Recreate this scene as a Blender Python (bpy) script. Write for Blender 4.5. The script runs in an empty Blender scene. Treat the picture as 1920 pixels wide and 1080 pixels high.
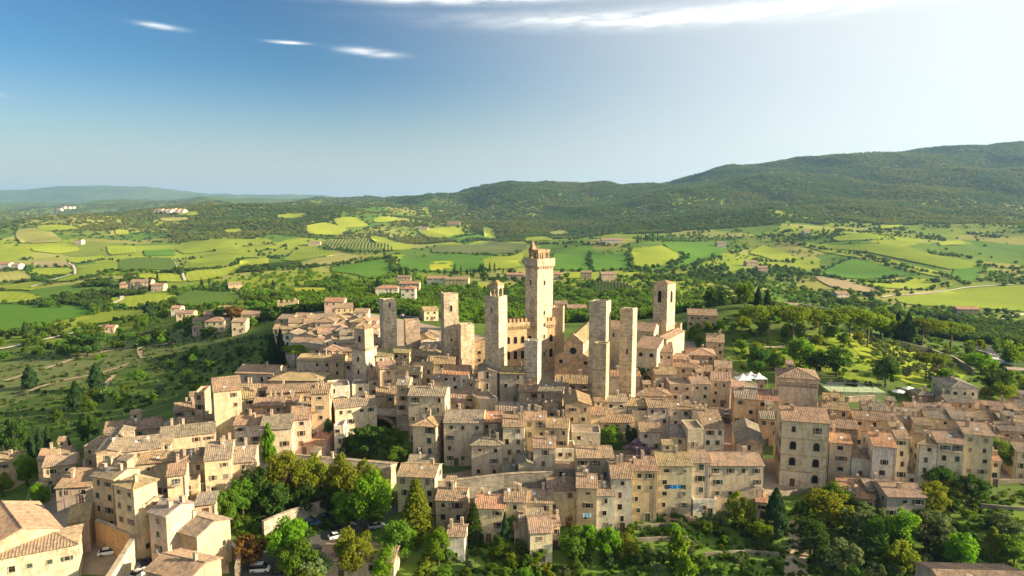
import bpy, bmesh, math, random
import numpy as np
from mathutils import Vector, Matrix
from mathutils.geometry import delaunay_2d_cdt
from mathutils.bvhtree import BVHTree

SC = bpy.context.scene
COL = SC.collection
R = math.radians

# ------------------------------------------------------------------ camera
FPX = 1280.0                      # focal length in photo pixels (1920 wide)
PITCH = math.atan(155.0 / FPX)
CAMZ = 68.0
cam_d = bpy.data.cameras.new('camera')
cam_d.sensor_width = 36.0
cam_d.lens = 36.0 * FPX / 1920.0
cam_d.clip_start = 1.0
cam_d.clip_end = 60000.0
cam = bpy.data.objects.new('camera', cam_d)
cam.location = (0, 0, CAMZ)
cam.rotation_euler = (math.pi / 2 - PITCH, 0, 0)
COL.objects.link(cam)
SC.camera = cam

# ------------------------------------------------------------------ light
SUN_AZ, SUN_EL = 97.0, 19.0       # degrees clockwise from the view direction, and above the horizon
world = bpy.data.worlds.new('World')
SC.world = world
world.use_nodes = True
wn, wl = world.node_tree.nodes, world.node_tree.links
wn.clear()
w_out = wn.new('ShaderNodeOutputWorld')
w_bg = wn.new('ShaderNodeBackground')
w_bg.inputs['Strength'].default_value = 0.10
wl.new(w_bg.outputs[0], w_out.inputs['Surface'])
sky = wn.new('ShaderNodeTexSky')
sky.sky_type = 'NISHITA'
sky.sun_disc = False
sky.sun_elevation = R(SUN_EL)
sky.sun_rotation = R(SUN_AZ)
sky.altitude = 300
sky.air_density = 1.0
sky.dust_density = 1.3
sky.ozone_density = 3.5


def wmath(op, a, b=None, c=None):
    n = wn.new('ShaderNodeMath'); n.operation = op
    for i, v in enumerate((a, b, c)):
        if v is None:
            continue
        if isinstance(v, (int, float)):
            n.inputs[i].default_value = v
        else:
            wl.new(v, n.inputs[i])
    return n.outputs[0]


# thin high clouds, by azimuth and elevation on the dome
w_tc = wn.new('ShaderNodeTexCoord')
w_sep = wn.new('ShaderNodeSeparateXYZ')
wl.new(w_tc.outputs['Generated'], w_sep.inputs[0])
az = wmath('MULTIPLY', wmath('ARCTAN2', w_sep.outputs[0], w_sep.outputs[1]), 57.2958)
el = wmath('MULTIPLY', wmath('ARCSINE', w_sep.outputs[2]), 57.2958)
w_cmb = wn.new('ShaderNodeCombineXYZ')
wl.new(wmath('MULTIPLY', az, 0.13), w_cmb.inputs[0])
wl.new(wmath('ADD', wmath('MULTIPLY', el, 0.75), wmath('MULTIPLY', az, -0.03)), w_cmb.inputs[1])
w_nz = wn.new('ShaderNodeTexNoise')
w_nz.inputs['Scale'].default_value = 2.0
w_nz.inputs['Detail'].default_value = 7.0
w_nz.inputs['Roughness'].default_value = 0.62
wl.new(w_cmb.outputs[0], w_nz.inputs['Vector'])


def blob(a0, e0, sa, se, tilt=0.0):
    da = wmath('SUBTRACT', az, a0)
    de = wmath('SUBTRACT', wmath('SUBTRACT', el, e0), wmath('MULTIPLY', da, tilt))
    q = wmath('ADD', wmath('POWER', wmath('ABSOLUTE', wmath('DIVIDE', da, sa)), 2.0),
              wmath('POWER', wmath('ABSOLUTE', wmath('DIVIDE', de, se)), 2.0))
    return wmath('EXPONENT', wmath('MULTIPLY', q, -1.0))


cl = None
for b in ((14.5, 14.35, 14.0, 0.62, -0.008), (26, 14.6, 16, 0.5, 0.0), (-4.0, 16.1, 9.0, 0.45, 0.02),
          (-26.4, 12.65, 1.2, 0.16, -0.05), (-11.3, 11.9, 1.8, 0.24, -0.045), (-17.6, 12.3, 1.2, 0.10, 0.0), (-37.5, 7.2, 1.2, 0.12, 0.0)):
    x = blob(*b)
    cl = x if cl is None else wmath('MAXIMUM', cl, x)
dens = wmath('MULTIPLY', cl, wmath('MULTIPLY_ADD', w_nz.outputs['Fac'], 4.2, -1.1))
dens.node.use_clamp = True
dens = wmath('MULTIPLY', dens, 0.72)
w_mix = wn.new('ShaderNodeMix'); w_mix.data_type = 'RGBA'
wl.new(dens, w_mix.inputs['Factor'])
w_hsv = wn.new('ShaderNodeHueSaturation')
w_hsv.inputs['Saturation'].default_value = 1.04
w_hsv.inputs['Value'].default_value = 0.084
w_gam = wn.new('ShaderNodeGamma')
w_gam.inputs['Gamma'].default_value = 1.5
w_tint = wn.new('ShaderNodeMix'); w_tint.data_type = 'RGBA'; w_tint.blend_type = 'MULTIPLY'
w_tint.inputs['Factor'].default_value = 1.0
w_tint.inputs[7].default_value = (0.90, 1.02, 0.92, 1)
wl.new(sky.outputs[0], w_gam.inputs['Color'])
wl.new(w_gam.outputs[0], w_tint.inputs[6])
wl.new(w_tint.outputs[2], w_hsv.inputs['Color'])
# a thin milky veil of high haze on the sun's side of the sky
w_dot = wn.new('ShaderNodeVectorMath'); w_dot.operation = 'DOT_PRODUCT'
wl.new(w_tc.outputs['Generated'], w_dot.inputs[0])
w_dot.inputs[1].default_value = (math.sin(R(SUN_AZ)) * math.cos(R(SUN_EL)), math.cos(R(SUN_AZ)) * math.cos(R(SUN_EL)), math.sin(R(SUN_EL)))
w_ang = wmath('MULTIPLY', wmath('ARCCOSINE', w_dot.outputs['Value']), 57.2958)
w_mr = wn.new('ShaderNodeMapRange'); w_mr.interpolation_type = 'SMOOTHSTEP'
wl.new(w_ang, w_mr.inputs[0])
w_mr.inputs[1].default_value = 111.0; w_mr.inputs[2].default_value = 54.0
w_veil = wn.new('ShaderNodeMix'); w_veil.data_type = 'RGBA'
wl.new(wmath('MULTIPLY', w_mr.outputs[0], 0.92), w_veil.inputs['Factor'])
w_hz = wn.new('ShaderNodeMapRange'); w_hz.interpolation_type = 'SMOOTHSTEP'
wl.new(el, w_hz.inputs[0])
w_hz.inputs[1].default_value = 11.0; w_hz.inputs[2].default_value = -1.0
w_low = wn.new('ShaderNodeMix'); w_low.data_type = 'RGBA'     # pale haze towards the horizon, all round
wl.new(wmath('MULTIPLY', w_hz.outputs[0], 0.8), w_low.inputs['Factor'])
wl.new(w_hsv.outputs[0], w_low.inputs[6])
w_low.inputs[7].default_value = (1.02, 1.0, 0.90, 1)
wl.new(w_low.outputs[2], w_veil.inputs[6])
w_veil.inputs[7].default_value = (1.44, 1.48, 1.42, 1)
wl.new(w_veil.outputs[2], w_mix.inputs[6])
w_mix.inputs[7].default_value = (2.1, 2.05, 1.95, 1)
wl.new(w_mix.outputs[2], w_bg.inputs['Color'])

sun_dir = Vector((math.sin(R(SUN_AZ)) * math.cos(R(SUN_EL)), math.cos(R(SUN_AZ)) * math.cos(R(SUN_EL)), math.sin(R(SUN_EL))))
sun_l = bpy.data.lights.new('sun', 'SUN')
sun_l.energy = 2.15
sun_l.angle = R(0.53)
sun_l.color = (1.0, 0.82, 0.55)
sun = bpy.data.objects.new('sun', sun_l)
sun.rotation_euler = sun_dir.to_track_quat('Z', 'Y').to_euler()
sun.location = (300, 100, 300)
COL.objects.link(sun)

SC.view_settings.view_transform = 'Standard'
SC.view_settings.look = 'None'
SC.view_settings.gamma = 1.0
SC.view_settings.use_curve_mapping = False
SC.view_settings.exposure = 2.88
SC.render.engine = 'CYCLES'
SC.cycles.max_bounces = 6
SC.cycles.diffuse_bounces = 4
SC.cycles.glossy_bounces = 2
SC.cycles.transmission_bounces = 3
SC.cycles.volume_bounces = 0
SC.cycles.use_denoising = True
SC.cycles.caustics_reflective = False
SC.cycles.caustics_refractive = False

# ------------------------------------------------------------------ helpers
rng = random.Random(7)
nrng = np.random.default_rng(11)
CAMV = np.array([0.0, 0.0, CAMZ])
SP, CP = math.sin(PITCH), math.cos(PITCH)


def ray(px, py):
    """direction of a photo pixel, scaled to one metre of y"""
    a, b = px - 960.0, py - 540.0
    v = np.array([a, FPX * CP - b * SP, -FPX * SP - b * CP])
    return v / v[1]


def at(px, py, d):
    r = ray(px, py)
    return Vector((r[0] * d, d, CAMZ + r[2] * d))


def proj(p):
    x, y, z = p[0], p[1], p[2] - CAMZ
    f = y * CP - z * SP
    return 960 + FPX * x / f, 540 - FPX * (y * SP + z * CP) / f


# ---- value noise
def _hash(ix, iy, s):
    n = (ix.astype(np.int64) * 374761393 + iy.astype(np.int64) * 668265263 + s * 1442695041) & 0xffffffff
    n = ((n ^ (n >> 13)) * 1274126177) & 0xffffffff
    return ((n ^ (n >> 16)) & 0xffff) / 65535.0


def vnoise(x, y, s=0):
    x = np.asarray(x, float); y = np.asarray(y, float)
    ix, iy = np.floor(x), np.floor(y)
    fx, fy = x - ix, y - iy
    fx = fx * fx * (3 - 2 * fx); fy = fy * fy * (3 - 2 * fy)
    a = _hash(ix, iy, s); b = _hash(ix + 1, iy, s); c = _hash(ix, iy + 1, s); d = _hash(ix + 1, iy + 1, s)
    return (a * (1 - fx) + b * fx) * (1 - fy) + (c * (1 - fx) + d * fx) * fy


def fbm(x, y, s=0, o=4):
    t = 0; a = 1; n = 0
    for i in range(o):
        t = t + a * (vnoise(x * 2 ** i, y * 2 ** i, s + i) - 0.5); n += a; a *= 0.5
    return t / n * 2


def sstep(a, b, x):
    t = np.clip((x - a) / (b - a), 0, 1)
    return t * t * (3 - 2 * t)


# ---- the lie of the land: heights by bearing (photo column) and distance
T_PX = [-1400, -500, 0, 200, 400, 600, 800, 1000, 1200, 1400, 1600, 1800, 2000, 2500, 3400]
T_D = [20, 100, 140, 170, 200, 235, 270, 310, 360, 430, 520, 650, 850, 1100, 1500, 2000, 2700, 3600, 4300, 5500, 7500, 11000, 15000, 24000]
T_Z = """-22 -22 -20 -18 -19 -22 -24 -24 -24 -25 -26 -26 -26 -26 -26
-18 -18 -14 -12 -14 -17 -19 -19 -19 -20 -21 -21 -21 -21 -21
-22 -16 -9 -8 -11 -14 -15 -15.5 -16 -17 -18 -17.5 -17 -18 -20
-30 -24 -12 -5 -6 -10.5 -11 -11.5 -11.5 -12.5 -14 -14 -14 -15 -18
-36 -30 -18 -5 -3.5 -6 -6 -5.5 -7 -10 -10.5 -11 -12 -14 -18
-40 -34 -24 -12 -3 -2 -2 -2.5 -3.5 -6 -4 -6 -9 -14 -20
-40 -35 -26 -19 -7 -0.5 0 0 0 -1 1 -2.5 -7 -14 -24
-40 -36 -26 -21 -12 0 1 2 3 6 3.5 -5 -9 -18 -28
-40 -36 -26 -22 -15 1 1 1 4 14.5 4 -8 -13 -24 -34
-42 -38 -28 -24 -12 2 -2 -6 -4 4 -9 -18 -24 -32 -42
-46 -42 -32 -28 -11 -5 -8 -14 -14 -10 -24 -30 -36 -42 -50
-50 -46 -38 -32 -20 -12 -11 -17 -20 -24 -36 -43 -48 -52 -55
-52 -50 -42 -36 -31 -22 -18 -18 -18 -28 -39 -50 -56 -60 -60
-55 -52 -47 -42 -41 -36 -33 -26 -26 -32 -35 -46 -50 -55 -55
-55 -50 -44 -40 -43 -40 -36 -30 -28 -28 -27 -28 -25 -15 0
-50 -45 -40 -38 -32 -20 -24 -12 -6 -8 -6 -2 5 30 60
-40 -40 -42 -32 -2 50 22 35 55 72 84 94 104 130 180
-30 -30 -30 -15 12 22 60 140 165 230 270 300 325 370 400
-20 -20 -15 -5 15 60 100 168 205 298 348 378 402 440 460
20 15 10 15 35 70 105 120 160 230 290 320 340 380 400
60 60 66 90 122 132 105 90 110 160 200 220 240 260 280
40 40 45 55 75 95 80 60 60 80 100 100 100 100 100
360 340 365 440 310 240 130 80 60 60 60 60 60 60 60
60 60 60 60 60 60 60 60 60 60 60 60 60 60 60"""
T_Z = np.array([[float(v) for v in l.split()] for l in T_Z.splitlines()])
T_U = (np.array(T_PX) - 960.0) / FPX
T_LD = np.log(np.array(T_D, float))


def _cr(p0, p1, p2, p3, t):
    return p1 + 0.5 * t * (p2 - p0 + t * (2 * p0 - 5 * p1 + 4 * p2 - p3 + t * (3 * (p1 - p2) + p3 - p0)))


def H(x, y):
    x = np.asarray(x, float); y = np.maximum(np.asarray(y, float), 21.0)
    ci = np.interp(x / y, T_U, np.arange(len(T_U)))
    ri = np.interp(np.log(y), T_LD, np.arange(len(T_LD)))
    c0 = np.clip(np.floor(ci).astype(int), 0, len(T_U) - 2); r0 = np.clip(np.floor(ri).astype(int), 0, len(T_LD) - 2)
    tc, tr = ci - c0, ri - r0
    rows = []
    for k in (-1, 0, 1, 2):
        rr = np.clip(r0 + k, 0, len(T_LD) - 1)
        cs = [T_Z[rr, np.clip(c0 + j, 0, len(T_U) - 1)] for j in (-1, 0, 1, 2)]
        rows.append(_cr(cs[0], cs[1], cs[2], cs[3], tc))
    z = _cr(rows[0], rows[1], rows[2], rows[3], tr)
    z = z + sstep(420, 1000, y) * 18 * fbm(x / 260, y / 300, 3, 3) + sstep(850, 2300, y) * 74 * fbm(x / 800, y / 700, 9, 4)
    z = z + sstep(2000, 3300, y) * 38 * (0.5 - np.abs(fbm(x / 400 + y / 1700, y / 1300, 21, 3))) * sstep(14000, 9000, y)
    z = z + sstep(9000, 14000, y) * 90 * fbm(x / 2600, y / 2600, 33, 5)
    return z


def Hs(x, y):
    return float(H(np.array([x]), np.array([y]))[0])


_YS = np.exp(np.linspace(math.log(70), math.log(16000), 2600))


def cast(px, py, off=0.0):
    """where the sight line of a photo pixel meets the ground (raised by off)"""
    r = ray(px, py)
    dz = CAMZ + r[2] * _YS - (H(r[0] * _YS, _YS) + off)
    k = np.argmax(dz < 0)
    if dz[k] >= 0:
        k = len(_YS) - 1
    if k > 0:
        t = dz[k - 1] / (dz[k - 1] - dz[k] + 1e-9)
        y = _YS[k - 1] + (_YS[k] - _YS[k - 1]) * t
    else:
        y = _YS[0]
    return Vector((r[0] * y, y, CAMZ + r[2] * y))


# ---- objects
def link(o, parent=None):
    COL.objects.link(o)
    if parent is not None:
        o.parent = parent
    return o


def mesh(name, verts, faces, mats, fm=None, smooth=False):
    me = bpy.data.meshes.new(name)
    me.from_pydata(verts, [], faces)
    for m in (mats if isinstance(mats, (list, tuple)) else [mats]):
        me.materials.append(m)
    if fm is not None:
        me.polygons.foreach_set('material_index', fm)
    if smooth:
        me.polygons.foreach_set('use_smooth', [True] * len(me.polygons))
    me.update()
    return me


def obj(name, me, parent=None, loc=(0, 0, 0), rz=0.0, color=None):
    o = bpy.data.objects.new(name, me)
    o.location = loc
    o.rotation_euler = (0, 0, rz)
    if color is not None:
        o.color = (*color, 1.0)
    return link(o, parent)


def empty(name, loc, rz=0.0):
    o = bpy.data.objects.new(name, None)
    o.location = loc
    o.rotation_euler = (0, 0, rz)
    o.empty_display_size = 0.5
    return link(o)


def tag(o, label, cat, group=None, kind=None):
    o['label'] = label
    o['category'] = cat
    if group:
        o['group'] = group
    if kind:
        o['kind'] = kind
    return o


class MB:
    """collects boxes, prisms and tubes into one mesh"""
    def __init__(s):
        s.v = []; s.f = []; s.m = []

    def add(s, vs, fs, m=0):
        b = len(s.v)
        s.v += [tuple(v) for v in vs]
        s.f += [tuple(b + i for i in f) for f in fs]
        s.m += [m] * len(fs)
        return s

    def box(s, x0, x1, y0, y1, z0, z1, m=0):
        return s.add([(x0, y0, z0), (x1, y0, z0), (x1, y1, z0), (x0, y1, z0), (x0, y0, z1), (x1, y0, z1), (x1, y1, z1), (x0, y1, z1)],
                     [(0, 3, 2, 1), (4, 5, 6, 7), (0, 1, 5, 4), (1, 2, 6, 5), (2, 3, 7, 6), (3, 0, 4, 7)], m)

    def tube(s, pts, rad, n=6, m=0):
        pts = [Vector(p) for p in pts]
        vs = []
        for i, p in enumerate(pts):
            t = (pts[min(i + 1, len(pts) - 1)] - pts[max(i - 1, 0)])
            t = t.normalized() if t.length > 1e-6 else Vector((0, 0, 1))
            a = t.orthogonal().normalized(); b = t.cross(a)
            for k in range(n):
                w = 2 * math.pi * k / n
                vs.append(p + (a * math.cos(w) + b * math.sin(w)) * rad[i])
        fs = []
        for i in range(len(pts) - 1):
            for k in range(n):
                fs.append((i * n + k, i * n + (k + 1) % n, (i + 1) * n + (k + 1) % n, (i + 1) * n + k))
        fs.append(tuple(range(n))[::-1]); fs.append(tuple((len(pts) - 1) * n + k for k in range(n)))
        return s.add(vs, fs, m)

    def prism(s, poly, z0, z1, m=0):
        n = len(poly)
        vs = [(p[0], p[1], z0) for p in poly] + [(p[0], p[1], z1) for p in poly]
        fs = [tuple(range(n))[::-1], tuple(range(n, 2 * n))] + [(i, (i + 1) % n, n + (i + 1) % n, n + i) for i in range(n)]
        return s.add(vs, fs, m)

    def mesh(s, name, mats, smooth=False):
        return mesh(name, s.v, s.f, mats, s.m, smooth)


# ------------------------------------------------------------------ materials
def newmat(name):
    m = bpy.data.materials.new(name)
    m.use_nodes = True
    nt = m.node_tree
    nt.nodes.clear()
    out = nt.nodes.new('ShaderNodeOutputMaterial')
    return m, nt.nodes, nt.links, out


class NG:
    """small shader-building helper"""
    def __init__(s, name):
        s.m, s.n, s.l, s.out = newmat(name)

    def node(s, t, **kw):
        n = s.n.new(t)
        for k, v in kw.items():
            setattr(n, k, v)
        return n

    def put(s, sock, v):
        if isinstance(v, (int, float)):
            sock.default_value = v
        elif isinstance(v, (tuple, list)):
            sock.default_value = (*v, 1.0) if len(v) == 3 and sock.type == 'RGBA' else v
        else:
            s.l.new(v, sock)

    def math(s, op, a, b=None, c=None, clamp=False):
        n = s.node('ShaderNodeMath', operation=op, use_clamp=clamp)
        for i, v in enumerate((a, b, c)):
            if v is not None:
                s.put(n.inputs[i], v)
        return n.outputs[0]

    def mix(s, f, a, b, mode='MIX'):
        n = s.node('ShaderNodeMix', data_type='RGBA', blend_type=mode)
        s.put(n.inputs['Factor'], f); s.put(n.inputs[6], a); s.put(n.inputs[7], b)
        return n.outputs[2]

    def noise(s, scale, detail=4, rough=0.6, vec=None, sx=(1, 1, 1)):
        n = s.node('ShaderNodeTexNoise')
        n.inputs['Scale'].default_value = scale
        n.inputs['Detail'].default_value = detail
        n.inputs['Roughness'].default_value = rough
        if vec is not None:
            if sx != (1, 1, 1):
                mp = s.node('ShaderNodeMapping'); mp.inputs['Scale'].default_value = sx
                s.l.new(vec, mp.inputs['Vector']); vec = mp.outputs[0]
            s.l.new(vec, n.inputs['Vector'])
        return n.outputs['Fac']

    def ramp(s, f, a, b, clamp=True):
        n = s.node('ShaderNodeMapRange', clamp=clamp)
        s.put(n.inputs[0], f); n.inputs[1].default_value = a; n.inputs[2].default_value = b
        return n.outputs[0]

    def pos(s, kind='Object'):
        return s.node('ShaderNodeTexCoord').outputs[kind]

    def wpos(s):
        return s.node('ShaderNodeNewGeometry').outputs['Position']

    def bump(s, h, strength, dist=0.1):
        n = s.node('ShaderNodeBump'); n.inputs['Strength'].default_value = strength; n.inputs['Distance'].default_value = dist
        s.l.new(h, n.inputs['Height'])
        return n.outputs[0]

    def surf(s, color, rough=0.9, bump=None, spec=0.2, metal=0.0):
        p = s.node('ShaderNodeBsdfPrincipled')
        s.put(p.inputs['Base Color'], color); s.put(p.inputs['Roughness'], rough)
        p.inputs['Specular IOR Level'].default_value = spec
        p.inputs['Metallic'].default_value = metal
        if bump is not None:
            s.l.new(bump, p.inputs['Normal'])
        s.l.new(p.outputs[0], s.out.inputs['Surface'])
        return s.m


def mat_wall(name, stone):
    g = NG(name)
    oi = g.node('ShaderNodeObjectInfo')
    P = g.pos()
    big = g.noise(0.16, 4, 0.65, P)
    mid = g.noise(0.6, 6, 0.75, P, (1, 1, 0.5))
    fine = g.noise(5.0, 3, 0.6, P)
    br = g.node('ShaderNodeTexBrick')
    sw = g.node('ShaderNodeSeparateXYZ'); g.l.new(P, sw.inputs[0])
    cb = g.node('ShaderNodeCombineXYZ')
    g.l.new(g.math('ADD', sw.outputs[0], sw.outputs[1]), cb.inputs[0]); g.l.new(sw.outputs[2], cb.inputs[1])
    g.l.new(cb.outputs[0], br.inputs['Vector'])
    br.inputs['Scale'].default_value = 1.0
    br.inputs['Brick Width'].default_value = 1.25 if stone else 0.8; br.inputs['Row Height'].default_value = 0.62 if stone else 0.4
    br.inputs['Mortar Size'].default_value = 0.03; br.inputs['Mortar Smooth'].default_value = 0.4
    br.inputs['Color1'].default_value = (0.70, 0.69, 0.68, 1); br.inputs['Color2'].default_value = (1.16, 1.12, 1.06, 1)
    br.inputs['Mortar'].default_value = (0.62, 0.6, 0.58, 1)
    c = g.mix(g.ramp(big, 0.3, 0.7), g.mix(1.0, oi.outputs['Color'], (0.70, 0.68, 0.68), 'MULTIPLY'),
              g.mix(1.0, oi.outputs['Color'], (1.18, 1.12, 1.0), 'MULTIPLY'))
    c = g.mix(g.math('MULTIPLY', g.ramp(mid, 0.50, 0.68), 0.72), c, (0.25, 0.20, 0.145))
    strk = g.noise(1.6, 4, 0.7, P, (1, 1, 0.12))
    c = g.mix(g.math('MULTIPLY', g.ramp(strk, 0.52, 0.70), 0.6), c, (0.20, 0.165, 0.125))
    c = g.mix(g.math('MULTIPLY', g.ramp(mid, 0.46, 0.28), 0.35), c, (0.55, 0.50, 0.42))
    c = g.mix(1.0, c, br.outputs['Color'], 'MULTIPLY') if stone else g.mix(g.ramp(g.noise(0.33, 5, 0.75, P), 0.50, 0.58), c, g.mix(1.0, g.mix(0.4, c, (0.34, 0.29, 0.22)), br.outputs['Color'], 'MULTIPLY'))
    hgt = g.math('ADD', fine, g.math('MULTIPLY', br.outputs['Fac'], -0.5 if stone else -0.15))
    return g.surf(c, 0.92, g.bump(hgt, 0.5, 0.05), 0.1)


def mat_roof():
    g = NG('roof_tiles')
    oi = g.node('ShaderNodeObjectInfo')
    P = g.pos()
    sp = g.node('ShaderNodeSeparateXYZ'); g.l.new(P, sp.inputs[0])
    cb = g.node('ShaderNodeCombineXYZ')
    g.l.new(g.math('FLOOR', g.math('DIVIDE', sp.outputs[0], 0.42)), cb.inputs[0])
    g.l.new(g.math('FLOOR', g.math('DIVIDE', sp.outputs[1], 0.55)), cb.inputs[1])
    wnz = g.node('ShaderNodeTexWhiteNoise'); g.l.new(cb.outputs[0], wnz.inputs['Vector'])
    big = g.noise(0.28, 5, 0.7, P)
    mid = g.noise(1.1, 5, 0.75, P)
    c = g.mix(1.0, oi.outputs['Color'], (0.60, 0.62, 0.66), 'MULTIPLY')
    c = g.mix(g.ramp(big, 0.35, 0.68), c, g.mix(1.0, oi.outputs['Color'], (1.22, 1.12, 1.0), 'MULTIPLY'))
    c = g.mix(g.math('MULTIPLY', g.ramp(wnz.outputs['Value'], 0.55, 1.0), 0.4), c, (0.44, 0.32, 0.21))
    c = g.mix(g.math('MULTIPLY', g.ramp(wnz.outputs['Value'], 0.3, 0.0), 0.45), c, (0.10, 0.085, 0.07))
    c = g.mix(g.math('MULTIPLY', g.ramp(mid, 0.5, 0.7), 0.6), c, (0.36, 0.31, 0.2))
    c = g.mix(g.math('MULTIPLY', g.ramp(mid, 0.42, 0.25), 0.4), c, (0.16, 0.15, 0.125))
    row = g.math('FRACT', g.math('DIVIDE', sp.outputs[1], 0.55))
    hgt = g.math('ADD', row, g.math('MULTIPLY', wnz.outputs['Value'], 0.6))
    return g.surf(c, 0.9, g.bump(hgt, 0.6, 0.06), 0.15)


def mat_plain(name, col, rough=0.7, spec=0.3, var=0.0, scale=2.0, metal=0.0):
    g = NG(name)
    if var:
        f = g.noise(scale, 4, 0.65, g.pos())
        c = g.mix(f, tuple(v * (1 - var) for v in col), tuple(min(1, v * (1 + var)) for v in col))
    else:
        c = col
    return g.surf(c, rough, None, spec, metal)


def mat_objcol(name, rough=0.7, spec=0.2, var=0.25, scale=3.0):
    g = NG(name)
    oi = g.node('ShaderNodeObjectInfo')
    f = g.ramp(g.noise(scale, 4, 0.65, g.pos()), 0.25, 0.75)
    c = g.mix(f, g.mix(1.0, oi.outputs['Color'], (1 - var,) * 3, 'MULTIPLY'), g.mix(1.0, oi.outputs['Color'], (1 + var,) * 3, 'MULTIPLY'))
    return g.surf(c, rough, None, spec)


def mat_leaf(name, c1, c2, trans=0.4, rand=0.35):
    g = NG(name)
    oi = g.node('ShaderNodeObjectInfo')
    f = g.noise(0.55, 3, 0.6, g.pos())
    c = g.mix(g.ramp(f, 0.3, 0.7), c1, c2)
    hs = g.node('ShaderNodeHueSaturation')
    g.l.new(c, hs.inputs['Color'])
    g.l.new(g.math('MULTIPLY_ADD', oi.outputs['Random'], 0.04, 0.485), hs.inputs['Hue'])
    g.l.new(g.math('MULTIPLY_ADD', oi.outputs['Random'], rand * 2, 1 - rand), hs.inputs['Value'])
    d = g.node('ShaderNodeBsdfDiffuse'); t = g.node('ShaderNodeBsdfTranslucent'); mx = g.node('ShaderNodeMixShader')
    g.l.new(hs.outputs[0], d.inputs[0]); g.l.new(g.mix(1.0, hs.outputs[0], (1.35, 1.3, 0.75), 'MULTIPLY'), t.inputs[0])
    mx.inputs[0].default_value = trans
    g.l.new(d.outputs[0], mx.inputs[1]); g.l.new(t.outputs[0], mx.inputs[2])
    g.l.new(mx.outputs[0], g.out.inputs['Surface'])
    return g.m


def mat_ground(name, cols, s1=0.02, s2=0.25, extra=None):
    """patchy ground of three colours"""
    g = NG(name)
    P = g.wpos()
    a = g.ramp(g.noise(s1, 5, 0.6, P), 0.35, 0.65)
    b = g.ramp(g.noise(s2, 5, 0.7, P), 0.4, 0.7)
    c = g.mix(b, g.mix(a, cols[0], cols[1]), cols[2])
    return g.surf(c, 0.95, g.bump(g.noise(s2 * 6, 3, 0.7, P), 0.5, 0.15), 0.05)


M = {
    'stone': mat_wall('stone_wall', True), 'plaster': mat_wall('plaster_wall', False), 'roof': mat_roof(),
    'glass': mat_plain('window_glass', (0.012, 0.014, 0.017), 0.12, 0.5),
    'dark': mat_plain('opening_shade', (0.015, 0.012, 0.01), 0.9, 0.1),  # shade inside openings and holes, painted as a near-black colour
    'frame': mat_plain('window_stone', (0.40, 0.34, 0.26), 0.85, 0.2, 0.2),
    'wood': mat_objcol('painted_wood', 0.7, 0.25, 0.2, 6.0),
    'paint': mat_objcol('paint', 0.5, 0.4, 0.08, 3.0),
    'metal': mat_plain('dull_metal', (0.25, 0.25, 0.24), 0.5, 0.5, 0.15),
    'white': mat_plain('white_paint', (0.72, 0.71, 0.68), 0.6, 0.3, 0.06),
    'bark': mat_plain('bark', (0.11, 0.085, 0.06), 0.95, 0.1, 0.35, 3.0),
    'pinebark': mat_plain('pine_bark', (0.19, 0.12, 0.08), 0.95, 0.1, 0.35, 3.0),
    'pave': mat_ground('town_paving', ((0.30, 0.24, 0.18), (0.36, 0.29, 0.215), (0.24, 0.19, 0.14)), 0.06, 0.5),
    'street': mat_ground('brick_street', ((0.26, 0.17, 0.13), (0.30, 0.20, 0.155), (0.22, 0.15, 0.12)), 0.1, 0.9),
    'road': mat_ground('asphalt', ((0.075, 0.072, 0.07), (0.10, 0.095, 0.09), (0.06, 0.058, 0.056)), 0.1, 0.8),
    'dirt': mat_ground('dirt_track', ((0.34, 0.26, 0.17), (0.40, 0.32, 0.22), (0.25, 0.19, 0.12)), 0.05, 0.5),
    'lawn': mat_ground('garden_grass', ((0.055, 0.105, 0.022), (0.085, 0.14, 0.03), (0.10, 0.11, 0.04)), 0.05, 0.35),
}

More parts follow.
